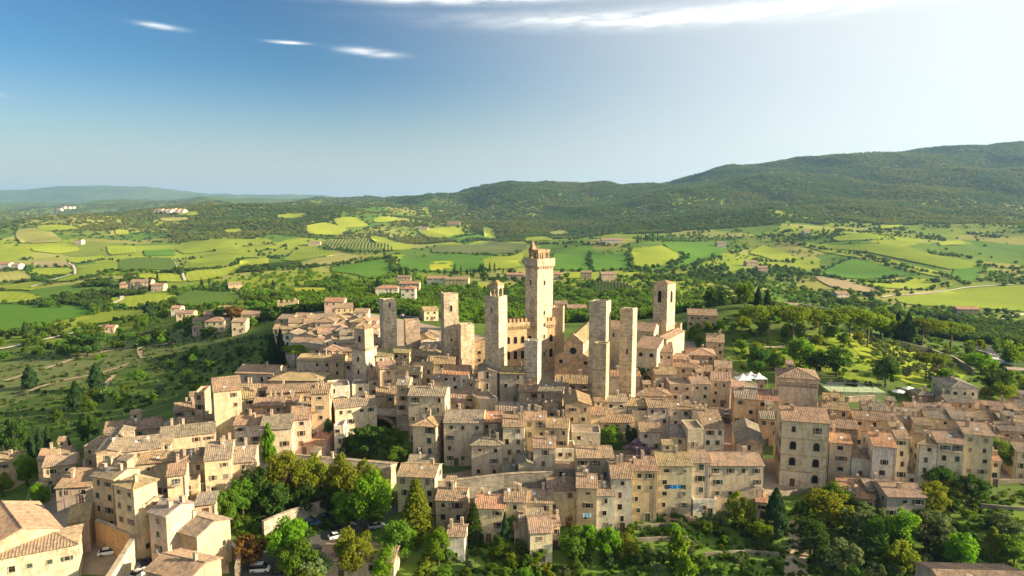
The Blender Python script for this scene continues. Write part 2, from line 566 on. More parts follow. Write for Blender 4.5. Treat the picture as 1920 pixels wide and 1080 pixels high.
# ------------------------------------------------------------------ terrain
def mat_terrain():
    """grassland with a patchwork of small fields in the valley, rougher scrub elsewhere"""
    g = NG('hill_country_ground')
    P = g.wpos()
    a = g.ramp(g.noise(0.004, 5, 0.6, P), 0.4, 0.6)
    b = g.ramp(g.noise(0.03, 5, 0.65, P), 0.42, 0.62)
    d = g.ramp(g.noise(0.25, 4, 0.7, P), 0.45, 0.75)
    c = g.mix(a, (0.075, 0.125, 0.022), (0.12, 0.185, 0.026))
    c = g.mix(b, c, (0.055, 0.09, 0.022))
    c = g.mix(g.math('MULTIPLY', d, 0.4), c, (0.14, 0.12, 0.055))
    mp = g.node('ShaderNodeMapping'); mp.inputs['Scale'].default_value = (0.0075, 0.0048, 0.0)
    nz = g.node('ShaderNodeTexNoise'); nz.inputs['Scale'].default_value = 0.006; nz.inputs['Detail'].default_value = 2
    g.l.new(P, nz.inputs['Vector'])
    ad = g.node('ShaderNodeVectorMath', operation='MULTIPLY_ADD'); ad.inputs[1].default_value = (110, 110, 0)
    g.l.new(nz.outputs['Color'], ad.inputs[0]); g.l.new(P, ad.inputs[2]); g.l.new(ad.outputs[0], mp.inputs['Vector'])
    vo = g.node('ShaderNodeTexVoronoi'); vo.inputs['Scale'].default_value = 1.0
    g.l.new(mp.outputs[0], vo.inputs['Vector'])
    sc = g.node('ShaderNodeSeparateColor'); g.l.new(vo.outputs['Color'], sc.inputs[0])
    cr = g.node('ShaderNodeValToRGB'); cr.color_ramp.interpolation = 'CONSTANT'
    e = cr.color_ramp.elements
    pal = [(0.11, 0.18, 0.024), (0.25, 0.295, 0.032), (0.16, 0.22, 0.03), (0.29, 0.29, 0.075), (0.09, 0.165, 0.026), (0.23, 0.28, 0.028), (0.16, 0.195, 0.035), (0.25, 0.235, 0.06)]
    e[0].color = (*pal[0], 1); e[1].position = 1 / 8; e[1].color = (*pal[1], 1)
    for i in range(2, 8):
        k = e.new(i / 8); k.color = (*pal[i], 1)
    g.l.new(sc.outputs[0], cr.inputs[0])
    sp = g.node('ShaderNodeSeparateXYZ'); g.l.new(P, sp.inputs[0])
    m = g.math('MULTIPLY', g.ramp(sp.outputs[1], 430, 560), g.ramp(sp.outputs[1], 6000, 4800))
    m = g.math('MULTIPLY', m, g.ramp(sp.outputs[2], 110, 70))
    pc = g.mix(g.math('MULTIPLY', b, 0.25), cr.outputs[0], (0.07, 0.12, 0.03))
    c = g.mix(g.math('MULTIPLY', m, 0.9), c, pc)
    return g.surf(c, 0.95, g.bump(g.noise(0.6, 4, 0.7, P), 0.6, 0.4), 0.03)


M['terrain'] = mat_terrain()


def build_terrain():
    ds = np.exp(np.linspace(math.log(22), math.log(23500), 400))
    us = np.concatenate([np.linspace(-3.2, -1.0, 30)[:-1], np.linspace(-1.0, 1.0, 300), np.linspace(1.0, 3.2, 30)[1:]])
    D, U = np.meshgrid(ds, us, indexing='ij')
    X = U * D; Z = H(X, D)
    V = np.stack([X, D, Z], -1).reshape(-1, 3)
    nr, nc = len(ds), len(us)
    idx = np.arange(nr * nc).reshape(nr, nc)
    q = np.stack([idx[:-1, :-1], idx[:-1, 1:], idx[1:, 1:], idx[1:, :-1]], -1).reshape(-1, 4)
    me = bpy.data.meshes.new('ground')
    me.vertices.add(len(V)); me.vertices.foreach_set('co', V.ravel())
    me.loops.add(q.size); me.loops.foreach_set('vertex_index', q.ravel().astype(np.int32))
    me.polygons.add(len(q)); me.polygons.foreach_set('loop_start', np.arange(0, q.size, 4, dtype=np.int32))
    me.polygons.foreach_set('use_smooth', np.ones(len(q), bool))
    me.update(calc_edges=True)
    me.materials.append(M['terrain'])
    o = obj('ground', me)
    o['kind'] = 'structure'
    return o


build_terrain()


def smooth_poly(P, n=4):
    P = [Vector((p[0], p[1])) for p in P]
    out = []
    for i in range(len(P)):
        p0, p1, p2, p3 = P[i - 1], P[i], P[(i + 1) % len(P)], P[(i + 2) % len(P)]
        for k in range(n):
            t = k / n
            c = 0.5 * (2 * p1 + (p2 - p0) * t * 0.7 + ((2 * p0 - 5 * p1 + 4 * p2 - p3) * t * t + (3 * (p1 - p2) + p3 - p0) * t ** 3) * 0.7)
            l = p1.lerp(p2, t)
            out.append(l.lerp(c, 0.6))
    return out


def inside(poly, x, y):
    x = np.asarray(x); y = np.asarray(y)
    r = np.zeros(x.shape, bool)
    n = len(poly)
    for i in range(n):
        ax, ay = poly[i][0], poly[i][1]; bx, by = poly[i - 1][0], poly[i - 1][1]
        if ay == by:
            continue
        c = ((ay > y) != (by > y)) & (x < (bx - ax) * (y - ay) / (by - ay) + ax)
        r ^= c
    return r


FIELDS = []          # world outlines kept free of scattered trees


def drape(name, poly, mat, lift, step, keep_clear=True):
    """a sheet laid over the ground inside a world outline"""
    xs = [p[0] for p in poly]; ys = [p[1] for p in poly]
    n = len(poly)
    pts = [Vector((p[0], p[1])) for p in poly]
    gx = np.arange(min(xs) + step / 2, max(xs), step); gy = np.arange(min(ys) + step / 2, max(ys), step)
    if len(gx) and len(gy):
        X, Y = np.meshgrid(gx, gy); X = X.ravel(); Y = Y.ravel()
        k = inside(poly, X, Y)
        pts += [Vector((float(a), float(b))) for a, b in zip(X[k], Y[k])]
    vs, es, fs, *_ = delaunay_2d_cdt(pts, [(i, (i + 1) % n) for i in range(n)], [list(range(n))], 1, 1e-4)
    a = np.array([[v[0], v[1]] for v in vs])
    z = H(a[:, 0], a[:, 1]) + lift
    me = mesh(name, [(float(p[0]), float(p[1]), float(c)) for p, c in zip(a, z)], [tuple(f) for f in fs], mat, smooth=True)
    if len(me.polygons) and me.polygons[0].normal.z < 0:
        me.flip_normals()
    o = obj(name, me)
    o['kind'] = 'structure'
    if keep_clear:
        FIELDS.append([(p[0], p[1]) for p in poly])
    return o


def mat_field(name, c1, c2, c3, rowscale=0.0):
    g = NG(name)
    P = g.wpos()
    a = g.ramp(g.noise(0.006, 4, 0.6, P), 0.35, 0.65)
    b = g.ramp(g.noise(0.05, 5, 0.7, P), 0.5, 0.8)
    c = g.mix(a, c1, c2)
    c = g.mix(g.math('MULTIPLY', b, 0.6), c, c3)
    wv = g.node('ShaderNodeTexWave'); wv.inputs['Scale'].default_value = 0.035; wv.inputs['Distortion'].default_value = 1.2; wv.inputs['Detail'].default_value = 2.0
    mp = g.node('ShaderNodeMapping'); mp.inputs['Rotation'].default_value = (0, 0, 0.35 + len(name) * 0.21); g.l.new(P, mp.inputs['Vector']); g.l.new(mp.outputs[0], wv.inputs['Vector'])
    c = g.mix(g.math('MULTIPLY', wv.outputs['Fac'], 0.38), c, g.mix(1.0, c, (0.62, 0.72, 0.6), 'MULTIPLY'))
    return g.surf(c, 0.95, g.bump(g.noise(0.8, 3, 0.7, P), 0.4, 0.3), 0.03)


FM = {
    'L': mat_field('meadow_lime', (0.235, 0.29, 0.03), (0.30, 0.33, 0.04), (0.18, 0.235, 0.028)),
    'G': mat_field('meadow_green', (0.175, 0.235, 0.026), (0.23, 0.28, 0.03), (0.13, 0.18, 0.022)),
    'D': mat_field('crop_deep_green', (0.075, 0.165, 0.02), (0.10, 0.20, 0.024), (0.11, 0.16, 0.022)),
    'Y': mat_field('hay_yellow', (0.27, 0.27, 0.07), (0.33, 0.30, 0.10), (0.18, 0.22, 0.05)),
    'T': mat_field('ploughed_tan', (0.30, 0.235, 0.13), (0.35, 0.28, 0.16), (0.20, 0.19, 0.08)),
    'V': mat_field('vineyard_soil', (0.20, 0.22, 0.05), (0.26, 0.25, 0.07), (0.17, 0.16, 0.05)),
    'B': mat_field('rapeseed_bright', (0.34, 0.345, 0.03), (0.38, 0.37, 0.04), (0.27, 0.30, 0.03)),
    'O': mat_field('olive_terrace_soil', (0.10, 0.13, 0.045), (0.14, 0.16, 0.06), (0.08, 0.11, 0.035)),
}
M['vine'] = mat_leaf('vine_leaves', (0.045, 0.085, 0.02), (0.06, 0.10, 0.025), 0.25, 0.1)

FIELD_PX = """L 0 548 40 549 72 556 72 562 40 567 0 570 -40 565 -40 550
D -40 574 90 572 150 574 180 585 110 604 30 622 -40 630
G 190 590 250 582 300 590 230 600 150 612
Y -30 513 50 509 85 518 60 524 0 530 -30 530
L 48 505 125 503 136 510 95 521 55 514
T 65 492 130 493 134 501 60 503
L 130 485 190 480 196 486 150 494 130 492
G 145 500 195 488 225 492 220 506 180 516 140 527 105 530
L -30 535 75 527 92 532 60 546 -30 546
V 225 488 325 485 333 505 228 509
L 262 514 343 517 350 529 266 527
L 60 465 140 463 150 470 110 477 65 472
L 200 463 250 462 256 474 210 479
Y 35 432 75 428 110 445 115 454 60 457 30 445
L 70 424 140 425 150 431 80 434
L 216 432 240 432 241 440 219 441
G 350 490 440 475 482 474 482 483 430 499 350 509
L 350 512 430 501 480 486 484 500 420 519 355 529
L 210 560 325 550 330 562 300 574 250 577 205 574
V 325 562 365 546 440 550 450 560 440 571 380 577 338 574
B 545 540 605 540 608 548 545 549
L 575 425 610 418 650 430 640 441 580 440
L 625 412 665 408 692 424 642 429
V 600 455 690 447 735 463 738 470 700 472 655 471 612 461
L 693 446 720 445 772 461 742 470
Y 562 498 630 474 672 479 669 486 620 497 575 501
G 550 471 600 461 640 472 570 488 530 489
D 620 505 735 486 734 510 700 524 650 513
D 752 486 830 479 920 478 920 500 862 511 802 510 752 505
B 806 493 848 491 850 506 808 509
L 780 432 850 425 872 439 825 449
D 836 446 905 439 914 449 860 456
L 906 428 926 430 932 449 916 450
O 810 466 920 453 984 458 984 470 900 478 822 475
L 450 490 500 483 505 494 450 504
L 905 486 980 474 976 500 915 508
D 1040 476 1110 463 1125 478 1178 478 1180 504 1040 507
L 1182 471 1240 461 1274 476 1268 488 1225 502 1190 499
D 1245 458 1300 455 1360 462 1350 480 1290 498 1242 508 1232 505 1283 486
V 1118 528 1175 532 1200 547 1120 548
L 1405 475 1430 461 1470 472 1494 489 1450 489
G 1500 455 1600 461 1680 460 1735 475 1828 494 1824 503 1780 506 1700 489 1620 472 1520 462
L 1495 458 1600 473 1680 491 1772 514 1764 521 1690 506 1590 481
D 1545 510 1590 488 1640 492 1700 509 1718 515 1640 524 1560 521
T 1520 519 1570 521 1655 545 1640 551 1560 539
G 1680 560 1780 546 1920 536 1995 545 1995 588 1800 577 1700 571
L 1600 530 1720 523 1788 534 1700 543 1640 539
D 1790 506 1838 501 1834 524 1810 533 1786 520
G 1360 492 1400 490 1420 503 1370 512
Y 1030 436 1060 432 1066 438 1036 442
G 1560 446 1640 440 1650 450 1575 453
L 985 447 1030 445 1036 451 990 454
G 330 468 380 462 400 470 345 477
D 270 470 320 468 330 480 275 481
L 420 432 450 429 455 436 425 438
L 520 404 570 400 578 406 525 409
L 330 400 370 398 372 404 335 405
Y 300 410 350 408 352 414 305 415
L 700 412 740 408 745 416 706 418
L 1760 455 1800 452 1810 460 1766 462
L 1650 425 1690 422 1694 428 1655 430"""
VINE_ROWS = []
for ln in FIELD_PX.splitlines():
    t = ln.split()
    kind, v = t[0], [float(a) for a in t[1:]]
    wp = [cast(v[i], v[i + 1]) for i in range(0, len(v), 2)]
    dist = float(np.median([p.y for p in wp]))
    poly = smooth_poly(wp, 4)
    size = max(max(p.x for p in poly) - min(p.x for p in poly), max(p.y for p in poly) - min(p.y for p in poly))
    f = drape('field', poly, FM[kind], 0.25 + dist * 0.0009, max(size / 22, 3.0))
    if kind == 'V':
        # vine rows as low leafy ridges following the slope
        sp = max(3.2, dist * 0.0048)
        mb = MB()
        xs = [p.x for p in poly]; ys = [p.y for p in poly]
        ang = R(rng.choice([82, 95, 100]))
        dx, dy = math.cos(ang), math.sin(ang)
        cx, cy = sum(xs) / len(xs), sum(ys) / len(ys)
        for k in np.arange(-size, size, sp):
            tt = np.arange(-size, size, max(4.0, dist * 0.006))
            X = cx - dy * k + dx * tt; Y = cy + dx * k + dy * tt
            ins = inside(poly, X, Y)
            Z = H(X, Y) + 0.25 + dist * 0.0009
            w = sp * 0.22; hh = 1.5
            for i in range(len(tt) - 1):
                if ins[i] and ins[i + 1]:
                    a = (X[i], Y[i], Z[i]); b = (X[i + 1], Y[i + 1], Z[i + 1])
                    h0 = hh * (0.8 + 0.4 * rng.random()); h1 = hh * (0.8 + 0.4 * rng.random())
                    mb.add([(a[0] - dy * w, a[1] + dx * w, a[2] - .3), (a[0] + dy * w, a[1] - dx * w, a[2] - .3), (a[0], a[1], a[2] + h0),
                            (b[0] - dy * w, b[1] + dx * w, b[2] - .3), (b[0] + dy * w, b[1] - dx * w, b[2] - .3), (b[0], b[1], b[2] + h1)],
                           [(0, 3, 5, 2), (1, 2, 5, 4), (0, 2, 1), (3, 4, 5)])
        if mb.v:
            vo = obj('vine_rows', mb.mesh('vine_rows', M['vine']), f)
            vo['kind'] = 'stuff'


def strip(name, pts, width, mat, lift, step=6.0, smooth=True):
    """a road or path: a band of real width along world points, laid on the ground"""
    P = [Vector((p[0], p[1])) for p in pts]
    L = []
    for i in range(len(P) - 1):
        p0, p1, p2, p3 = P[max(i - 1, 0)], P[i], P[i + 1], P[min(i + 2, len(P) - 1)]
        n = max(2, int((p2 - p1).length / step))
        for k in range(n):
            t = k / n
            L.append(0.5 * (2 * p1 + (p2 - p0) * t + (2 * p0 - 5 * p1 + 4 * p2 - p3) * t * t + (3 * (p1 - p2) + p3 - p0) * t ** 3))
    L.append(P[-1])
    vs, fs = [], []
    for i, p in enumerate(L):
        t = (L[min(i + 1, len(L) - 1)] - L[max(i - 1, 0)]).normalized()
        nrm = Vector((-t.y, t.x))
        for s in (-1, 0, 1):
            q = p + nrm * s * width / 2
            vs.append((q.x, q.y, max(Hs(q.x, q.y), Hs(p.x, p.y)) + lift))
    for i in range(len(L) - 1):
        for s in (0, 1):
            a = i * 3 + s
            fs.append((a, a + 1, a + 4, a + 3))
    me = mesh(name, vs, fs, mat, smooth=True)
    if me.polygons[0].normal.z < 0:
        me.flip_normals()
    o = obj(name, me)
    o['kind'] = 'structure'
    return o


def casts(*v):
    return [cast(v[i], v[i + 1]) for i in range(0, len(v), 2)]


# country roads
M['paleroad'] = mat_ground('pale_gravel_road', ((0.50, 0.45, 0.36), (0.58, 0.53, 0.44), (0.42, 0.37, 0.29)), 0.05, 0.4)
strip('country_road', casts(-40, 662, 40, 648, 110, 632, 180, 615, 250, 597), 4.5, M['paleroad'], 0.8, 8)
strip('country_road', casts(322, 486, 330, 497, 342, 512, 347, 528), 3.2, M['paleroad'], 2.2, 15)
strip('country_road', casts(130, 494, 141, 508, 130, 518, 95, 530, 60, 541), 3.5, M['paleroad'], 2.4, 15)
strip('country_road', casts(228, 556, 228, 563, 208, 572), 4.0, M['paleroad'], 1.2, 8)
strip('country_road', casts(1000, 458, 1060, 456, 1130, 452), 8.0, M['paleroad'], 2.2, 20)
strip('country_road', casts(1880, 600, 1910, 592, 1960, 583), 6.0, M['paleroad'], 0.9, 8)
strip('country_road', casts(1655, 558, 1760, 548, 1900, 534), 4.0, M['paleroad'], 0.9, 10)

# paved ground of the town, gardens and streets on it
TOWN = casts(60, 905, 180, 850, 330, 782, 420, 735, 450, 700, 545, 690, 520, 640, 515, 600, 640, 580, 760, 600, 960, 640, 1220, 640, 1300, 640, 1370, 690, 1460, 745,
             1640, 770, 1760, 765, 1960, 780, 1960, 905, 1640, 905, 1440, 930, 1430, 962, 1180, 962, 1030, 962, 890, 965, 760, 930, 735, 880, 600, 870, 480, 880, 420, 985, 430, 1075, 250, 1095, 0, 1095)
drape('pavement', [Vector((p.x, p.y)) for p in TOWN], M['pave'], 0.06, 6.0)


def patch(name, mat, lift, *v, step=3.0):
    return drape(name, smooth_poly(casts(*v), 2), M[mat], lift, step, False)


patch('street', 'street', 0.10, 1343, 862, 1380, 862, 1388, 800, 1388, 740, 1392, 715, 1372, 715, 1362, 745, 1350, 800)
patch('street', 'street', 0.10, 255, 1040, 290, 1050, 300, 1010, 268, 985, 240, 975, 245, 1000)
patch('courtyard_paving', 'pave', 0.14, 160, 1030, 195, 1062, 250, 1030, 240, 1000, 185, 985)
patch('garden_lawn', 'lawn', 0.11, 655, 800, 760, 792, 790, 830, 772, 872, 700, 872, 650, 855)
patch('garden_lawn', 'lawn', 0.11, 815, 850, 885, 850, 885, 880, 820, 890)
patch('garden_lawn', 'lawn', 0.11, 1110, 800, 1190, 800, 1195, 840, 1120, 845)
patch('garden_lawn', 'lawn', 0.11, 1425, 830, 1462, 830, 1462, 858, 1428, 858)
patch('garden_lawn', 'lawn', 0.11, 1560, 745, 1650, 745, 1660, 765, 1570, 768)
patch('road', 'road', 0.12, 470, 1040, 600, 1000, 690, 965, 735, 940, 745, 960, 700, 985, 640, 1015, 590, 1050, 560, 1095, 430, 1095, 440, 1060, step=4)

# dry terraces and tracks on the left slope
M['dryslope'] = mat_ground('dry_terrace_grass', ((0.085, 0.135, 0.035), (0.125, 0.155, 0.045), (0.15, 0.14, 0.06)), 0.03, 0.18)
drape('hillside_terraces', smooth_poly(casts(-40, 775, 60, 745, 160, 715, 300, 668, 420, 640, 470, 628, 400, 622, 300, 625, 180, 650, 60, 672, -40, 690), 3), M['dryslope'], 0.15, 6.0, False)
strip('dirt_track', casts(10, 715, 90, 690, 160, 668, 240, 652, 330, 645), 3.5, M['dirt'], 0.4, 5)
strip('dirt_track', casts(40, 740, 110, 716, 190, 700, 250, 680), 2.6, M['dirt'], 0.4, 5)
strip('dirt_track', casts(192, 740, 200, 720, 214, 704), 2.6, M['dirt'], 0.4, 5)
strip('dirt_track', casts(268, 672, 262, 655, 282, 640, 280, 628), 3.0, M['dirt'], 0.4, 5)

# sunlit grass of the olive grove and the park
drape('grove_grass', smooth_poly(casts(1590, 625, 1650, 640, 1700, 655, 1790, 672, 1815, 700, 1780, 728, 1700, 718, 1650, 695, 1600, 655), 3), FM['L'], 0.2, 5.0, True)
drape('park_grass', smooth_poly(casts(1370, 640, 1430, 632, 1500, 628, 1590, 630, 1640, 690, 1640, 735, 1560, 700, 1470, 690, 1400, 690), 3), FM['G'], 0.12, 5.0, False)

drape('garden_grass', smooth_poly(casts(760, 1020, 900, 1000, 1060, 985, 1200, 975, 1440, 985, 1480, 940, 1600, 925, 1660, 950, 1760, 945, 1965, 925, 1965, 1110, 760, 1110), 2),
      mat_field('rough_garden_grass', (0.10, 0.17, 0.03), (0.14, 0.20, 0.035), (0.17, 0.15, 0.06)), 0.10, 4.0, False)

# ------------------------------------------------------------------ buildings
WALLC = {'c': ('cream', (0.62, 0.525, 0.38)), 't': ('tan', (0.54, 0.435, 0.30)), 's': ('stone', (0.48, 0.42, 0.335)), 'o': ('ochre', (0.61, 0.465, 0.285)),
         'p': ('pinkish', (0.58, 0.455, 0.36)), 'w': ('white', (0.73, 0.68, 0.585)), 'y': ('yellow', (0.67, 0.58, 0.39)),
         'g': ('grey', (0.51, 0.465, 0.395)), 'b': ('whitish', (0.63, 0.605, 0.545))}
ROOFC = {'b': ('brown', (0.28, 0.19, 0.125)), 'g': ('grey-brown', (0.235, 0.195, 0.15)), 'r': ('terracotta', (0.38, 0.20, 0.12)), 'o': ('ochre', (0.32, 0.235, 0.125)),
         'p': ('pinkish', (0.31, 0.215, 0.15)), 'm': ('mossy', (0.245, 0.21, 0.105)), 'd': ('slate-grey', (0.19, 0.175, 0.155)), 'w': ('pale', (0.5, 0.47, 0.42))}
SHUT = [(0.115, 0.055, 0.03), (0.15, 0.085, 0.045), (0.05, 0.075, 0.045), (0.09, 0.05, 0.035), (0.20, 0.16, 0.11)]
ORD = ['first', 'second', 'third', 'fourth', 'fifth', 'sixth', 'seventh', 'eighth', 'ninth', 'tenth', 'eleventh', 'twelfth', 'thirteenth', 'fourteenth',
       'fifteenth', 'sixteenth', 'seventeenth', 'eighteenth', 'nineteenth', 'twentieth', 'twenty-first', 'twenty-second', 'twenty-third', 'twenty-fourth',
       'twenty-fifth', 'twenty-sixth', 'twenty-seventh', 'twenty-eighth', 'twenty-ninth', 'thirtieth', 'thirty-first', 'thirty-second', 'thirty-third', 'thirty-fourth',
       'thirty-fifth', 'thirty-sixth', 'thirty-seventh', 'thirty-eighth', 'thirty-ninth', 'fortieth', 'forty-first', 'forty-second', 'forty-third', 'forty-fourth']
NUM = {1: 'one', 2: 'two', 3: 'three', 4: 'four', 5: 'five', 6: 'six'}

M['sash'] = mat_plain('window_sash', (0.10, 0.075, 0.055), 0.7, 0.3)
M['pipe'] = mat_plain('copper_drainpipe', (0.13, 0.085, 0.06), 0.6, 0.4, 0.2)
M['skylight'] = mat_plain('skylight_glass', (0.45, 0.47, 0.48), 0.15, 0.5)
# ---- shared window, door, chimney meshes (origin at the bottom centre, facing -y)
_wm = {}


def frame_ring(mb, w, h, t, y0, y1, m=0, sill=True):
    mb.box(-w / 2 - t, -w / 2, y0, y1, 0, h, m); mb.box(w / 2, w / 2 + t, y0, y1, 0, h, m)
    mb.box(-w / 2 - t, w / 2 + t, y0, y1, h, h + t, m)
    mb.box(-w / 2 - t - 0.06, w / 2 + t + 0.06, y0 - (0.07 if sill else 0), y1, -0.14, 0, m)


def arch_pts(w, h, n=8):
    r = w / 2
    return [(-r, 0), (r, 0)] + [(r * math.cos(a), h - r + r * math.sin(a)) for a in [math.pi * k / n for k in range(n + 1)]]


def win_mesh(w, h, arch=False):
    k = ('f', w, h, arch)
    if k not in _wm:
        mb = MB()
        if arch:
            P = arch_pts(w, h); Q = arch_pts(w + 0.36, h + 0.18)
            n = len(P)
            vs = [(p[0], -0.12, p[1]) for p in P] + [(p[0], -0.12, p[1]) for p in Q] + [(p[0], 0.02, p[1]) for p in P] + [(p[0], 0.02, p[1]) for p in Q]
            fs = []
            for i in range(1, n):
                j = (i + 1) % n
                fs += [(i, j, n + j, n + i), (n + i, n + j, 3 * n + j, 3 * n + i), (i, 2 * n + i, 2 * n + j, j)]
            mb.add(vs, fs)
            mb.box(-w / 2 - .2, w / 2 + .2, -0.16, 0.02, -0.16, 0)
        else:
            frame_ring(mb, w, h, 0.11, -0.09, 0.02)
        _wm[k] = mb.mesh('window_frame', M['frame'])
    return _wm[k]


def pane_mesh(w, h, arch=False):
    k = ('p', w, h, arch)
    if k not in _wm:
        mb = MB()
        if arch:
            P = arch_pts(w, h)
            mb.add([(p[0], -0.015, p[1]) for p in P], [tuple(range(len(P)))])
        else:
            mb.add([(-w / 2, -0.015, 0), (w / 2, -0.015, 0), (w / 2, -0.015, h), (-w / 2, -0.015, h)], [(0, 1, 2, 3)])
            mb.box(-0.035, 0.035, -0.045, -0.018, 0, h, 1)
            mb.box(-w / 2, w / 2, -0.045, -0.018, h * 0.62, h * 0.62 + 0.05, 1)
        _wm[k] = mb.mesh('window_pane', [M['glass'], M['sash']])
    return _wm[k]


def shutter_mesh(w, h, closed):
    k = ('s', w, h, closed)
    if k not in _wm:
        mb = MB()
        ww = w / 2
        mb.box(-ww / 2, ww / 2, -0.075 if not closed else -0.06, -0.02, 0, h)
        for i in range(5):
            z = h * (0.08 + i * 0.18)
            mb.box(-ww * 0.4, ww * 0.4, -0.10 if not closed else -0.085, -0.03, z, z + h * 0.07)
        _wm[k] = mb.mesh('shutter', M['wood'])
    return _wm[k]


def door_mesh(w, h):
    k = ('d', w, h)
    if k not in _wm:
        mb = MB()
        frame_ring(mb, w, h, 0.16, -0.1, 0.02, 1, False)
        mb.box(-w / 2, w / 2, -0.04, 0.0, 0, h, 0)
        mb.box(-0.02, 0.02, -0.06, -0.035, 0, h, 1)
        _wm[k] = mb.mesh('door', [M['wood'], M['frame']])
    return _wm[k]


def chimney_mesh(v):
    k = ('c', v)
    if k not in _wm:
        mb = MB()
        w, h = (0.35, 1.3) if v == 0 else (0.5, 1.0) if v == 1 else (0.28, 1.7)
        mb.box(-w, w, -0.3, 0.3, -1.0, h)
        mb.box(-w - 0.08, w + 0.08, -0.38, 0.38, h, h + 0.12)
        for sx in (-w + 0.06, w - 0.14):
            mb.box(sx, sx + 0.08, -0.25, 0.25, h + 0.12, h + 0.4)
        mb.box(-w - 0.05, w + 0.05, -0.36, 0.36, h + 0.4, h + 0.5, 1)
        _wm[k] = mb.mesh('chimney', [M['plaster'], M['roof']])
    return _wm[k]


def dish_mesh():
    k = 'dish'
    if k not in _wm:
        mb = MB()
        mb.tube([(0, 0, -0.6), (0, 0, 0.9)], [0.04, 0.04], 5)
        vs = [(0, -0.02, 1.1)]; fs = []
        for i in range(10):
            a = 2 * math.pi * i / 10
            vs.append((0.48 * math.cos(a), -0.16, 1.1 + 0.48 * math.sin(a)))
        fs = [(0, 1 + i, 1 + (i + 1) % 10) for i in range(10)]
        mb.add(vs, fs); mb.add(vs, [f[::-1] for f in fs])
        mb.tube([(0, -0.05, 0.8), (0, -0.5, 1.1)], [0.03, 0.03], 4)
        _wm[k] = mb.mesh('satellite_dish', M['white'])
    return _wm[k]


def aerial_mesh():
    k = 'aerial'
    if k not in _wm:
        mb = MB()
        mb.tube([(0, 0, 0), (0, 0, 2.6)], [0.03, 0.025], 5)
        mb.tube([(-0.6, 0, 2.5), (0.6, 0, 2.5)], [0.02, 0.02], 4)
        for i in range(5):
            x = -0.5 + i * 0.25
            mb.tube([(x, -0.3, 2.5), (x, 0.3, 2.5)], [0.015, 0.015], 4)
        _wm[k] = mb.mesh('aerial', M['metal'])
    return _wm[k]


def balcony_mesh():
    k = 'balcony'
    if k not in _wm:
        mb = MB()
        mb.box(-1.0, 1.0, -0.9, 0.0, -0.32, -0.16, 1)
        for i in range(11):
            x = -0.95 + i * 0.19
            mb.box(x - 0.015, x + 0.015, -0.88, -0.85, -0.16, 0.8, 0)
        mb.box(-1.0, 1.0, -0.9, -0.84, 0.8, 0.86, 0)
        for x in (-0.98, 0.95):
            mb.box(x, x + 0.03, -0.84, 0, 0.8, 0.85, 0)
        _wm[k] = mb.mesh('balcony', [M['metal'], M['frame']])
    return _wm[k]


# ---- roofs
def slope(mb, e0, e1, t1, t0, row, th=0.16):
    """one roof plane: eave e0->e1, top t0->t1 (t0==t1 for a triangle); a slab with raised rows of tiles"""
    e0, e1, t0, t1 = Vector(e0), Vector(e1), Vector(t0), Vector(t1)
    tri = (t0 - t1).length < 1e-4
    top = [e0, e1, t1] if tri else [e0, e1, t1, t0]
    n = (e1 - e0).cross(t0 - e0).normalized()
    if n.z < 0:
        n = -n
    k = len(top)
    bot = [p - n * th for p in top]
    mb.add(top + bot, [tuple(range(k)), tuple(range(k, 2 * k))[::-1]] + [(i, k + i, k + (i + 1) % k, (i + 1) % k) for i in range(k)])
    if not row:
        return
    L = (e1 - e0).length
    ex = (e1 - e0) / L
    up = (t0 - e0) - ex * (t0 - e0).dot(ex)
    a = (t0 - e0).dot(ex); b = (t1 - e0).dot(ex)
    m = max(2, int(L / row))
    st = L / m
    for i in range(m):
        s = (i + 0.5) * st
        f = 1.0
        if s < a:
            f = min(f, s / a)
        if s > b:
            f = min(f, (L - s) / max(L - b, 1e-6))
        if f < 0.04:
            continue
        w = st * 0.30
        jit = 0.03 * rng.random()
        p0 = e0 + ex * (s - w) + n * 0.002 - up * 0.008; p1 = e0 + ex * s + n * ((0.075 if row > 0.5 else 0.035) + jit) - up * 0.012; p2 = e0 + ex * (s + w) + n * 0.002 - up * 0.008
        u = up * f * 0.995
        mb.add([p0, p1, p2, p0 + u, p1 + u, p2 + u], [(0, 1, 4, 3), (1, 2, 5, 4), (0, 2, 1)])


def ridge(mb, a, b, r=0.16):
    a, b = Vector(a), Vector(b)
    if (b - a).length < 0.3:
        return
    mb.tube([a + Vector((0, 0, 0.02)), b + Vector((0, 0, 0.02))], [r, r], 5)


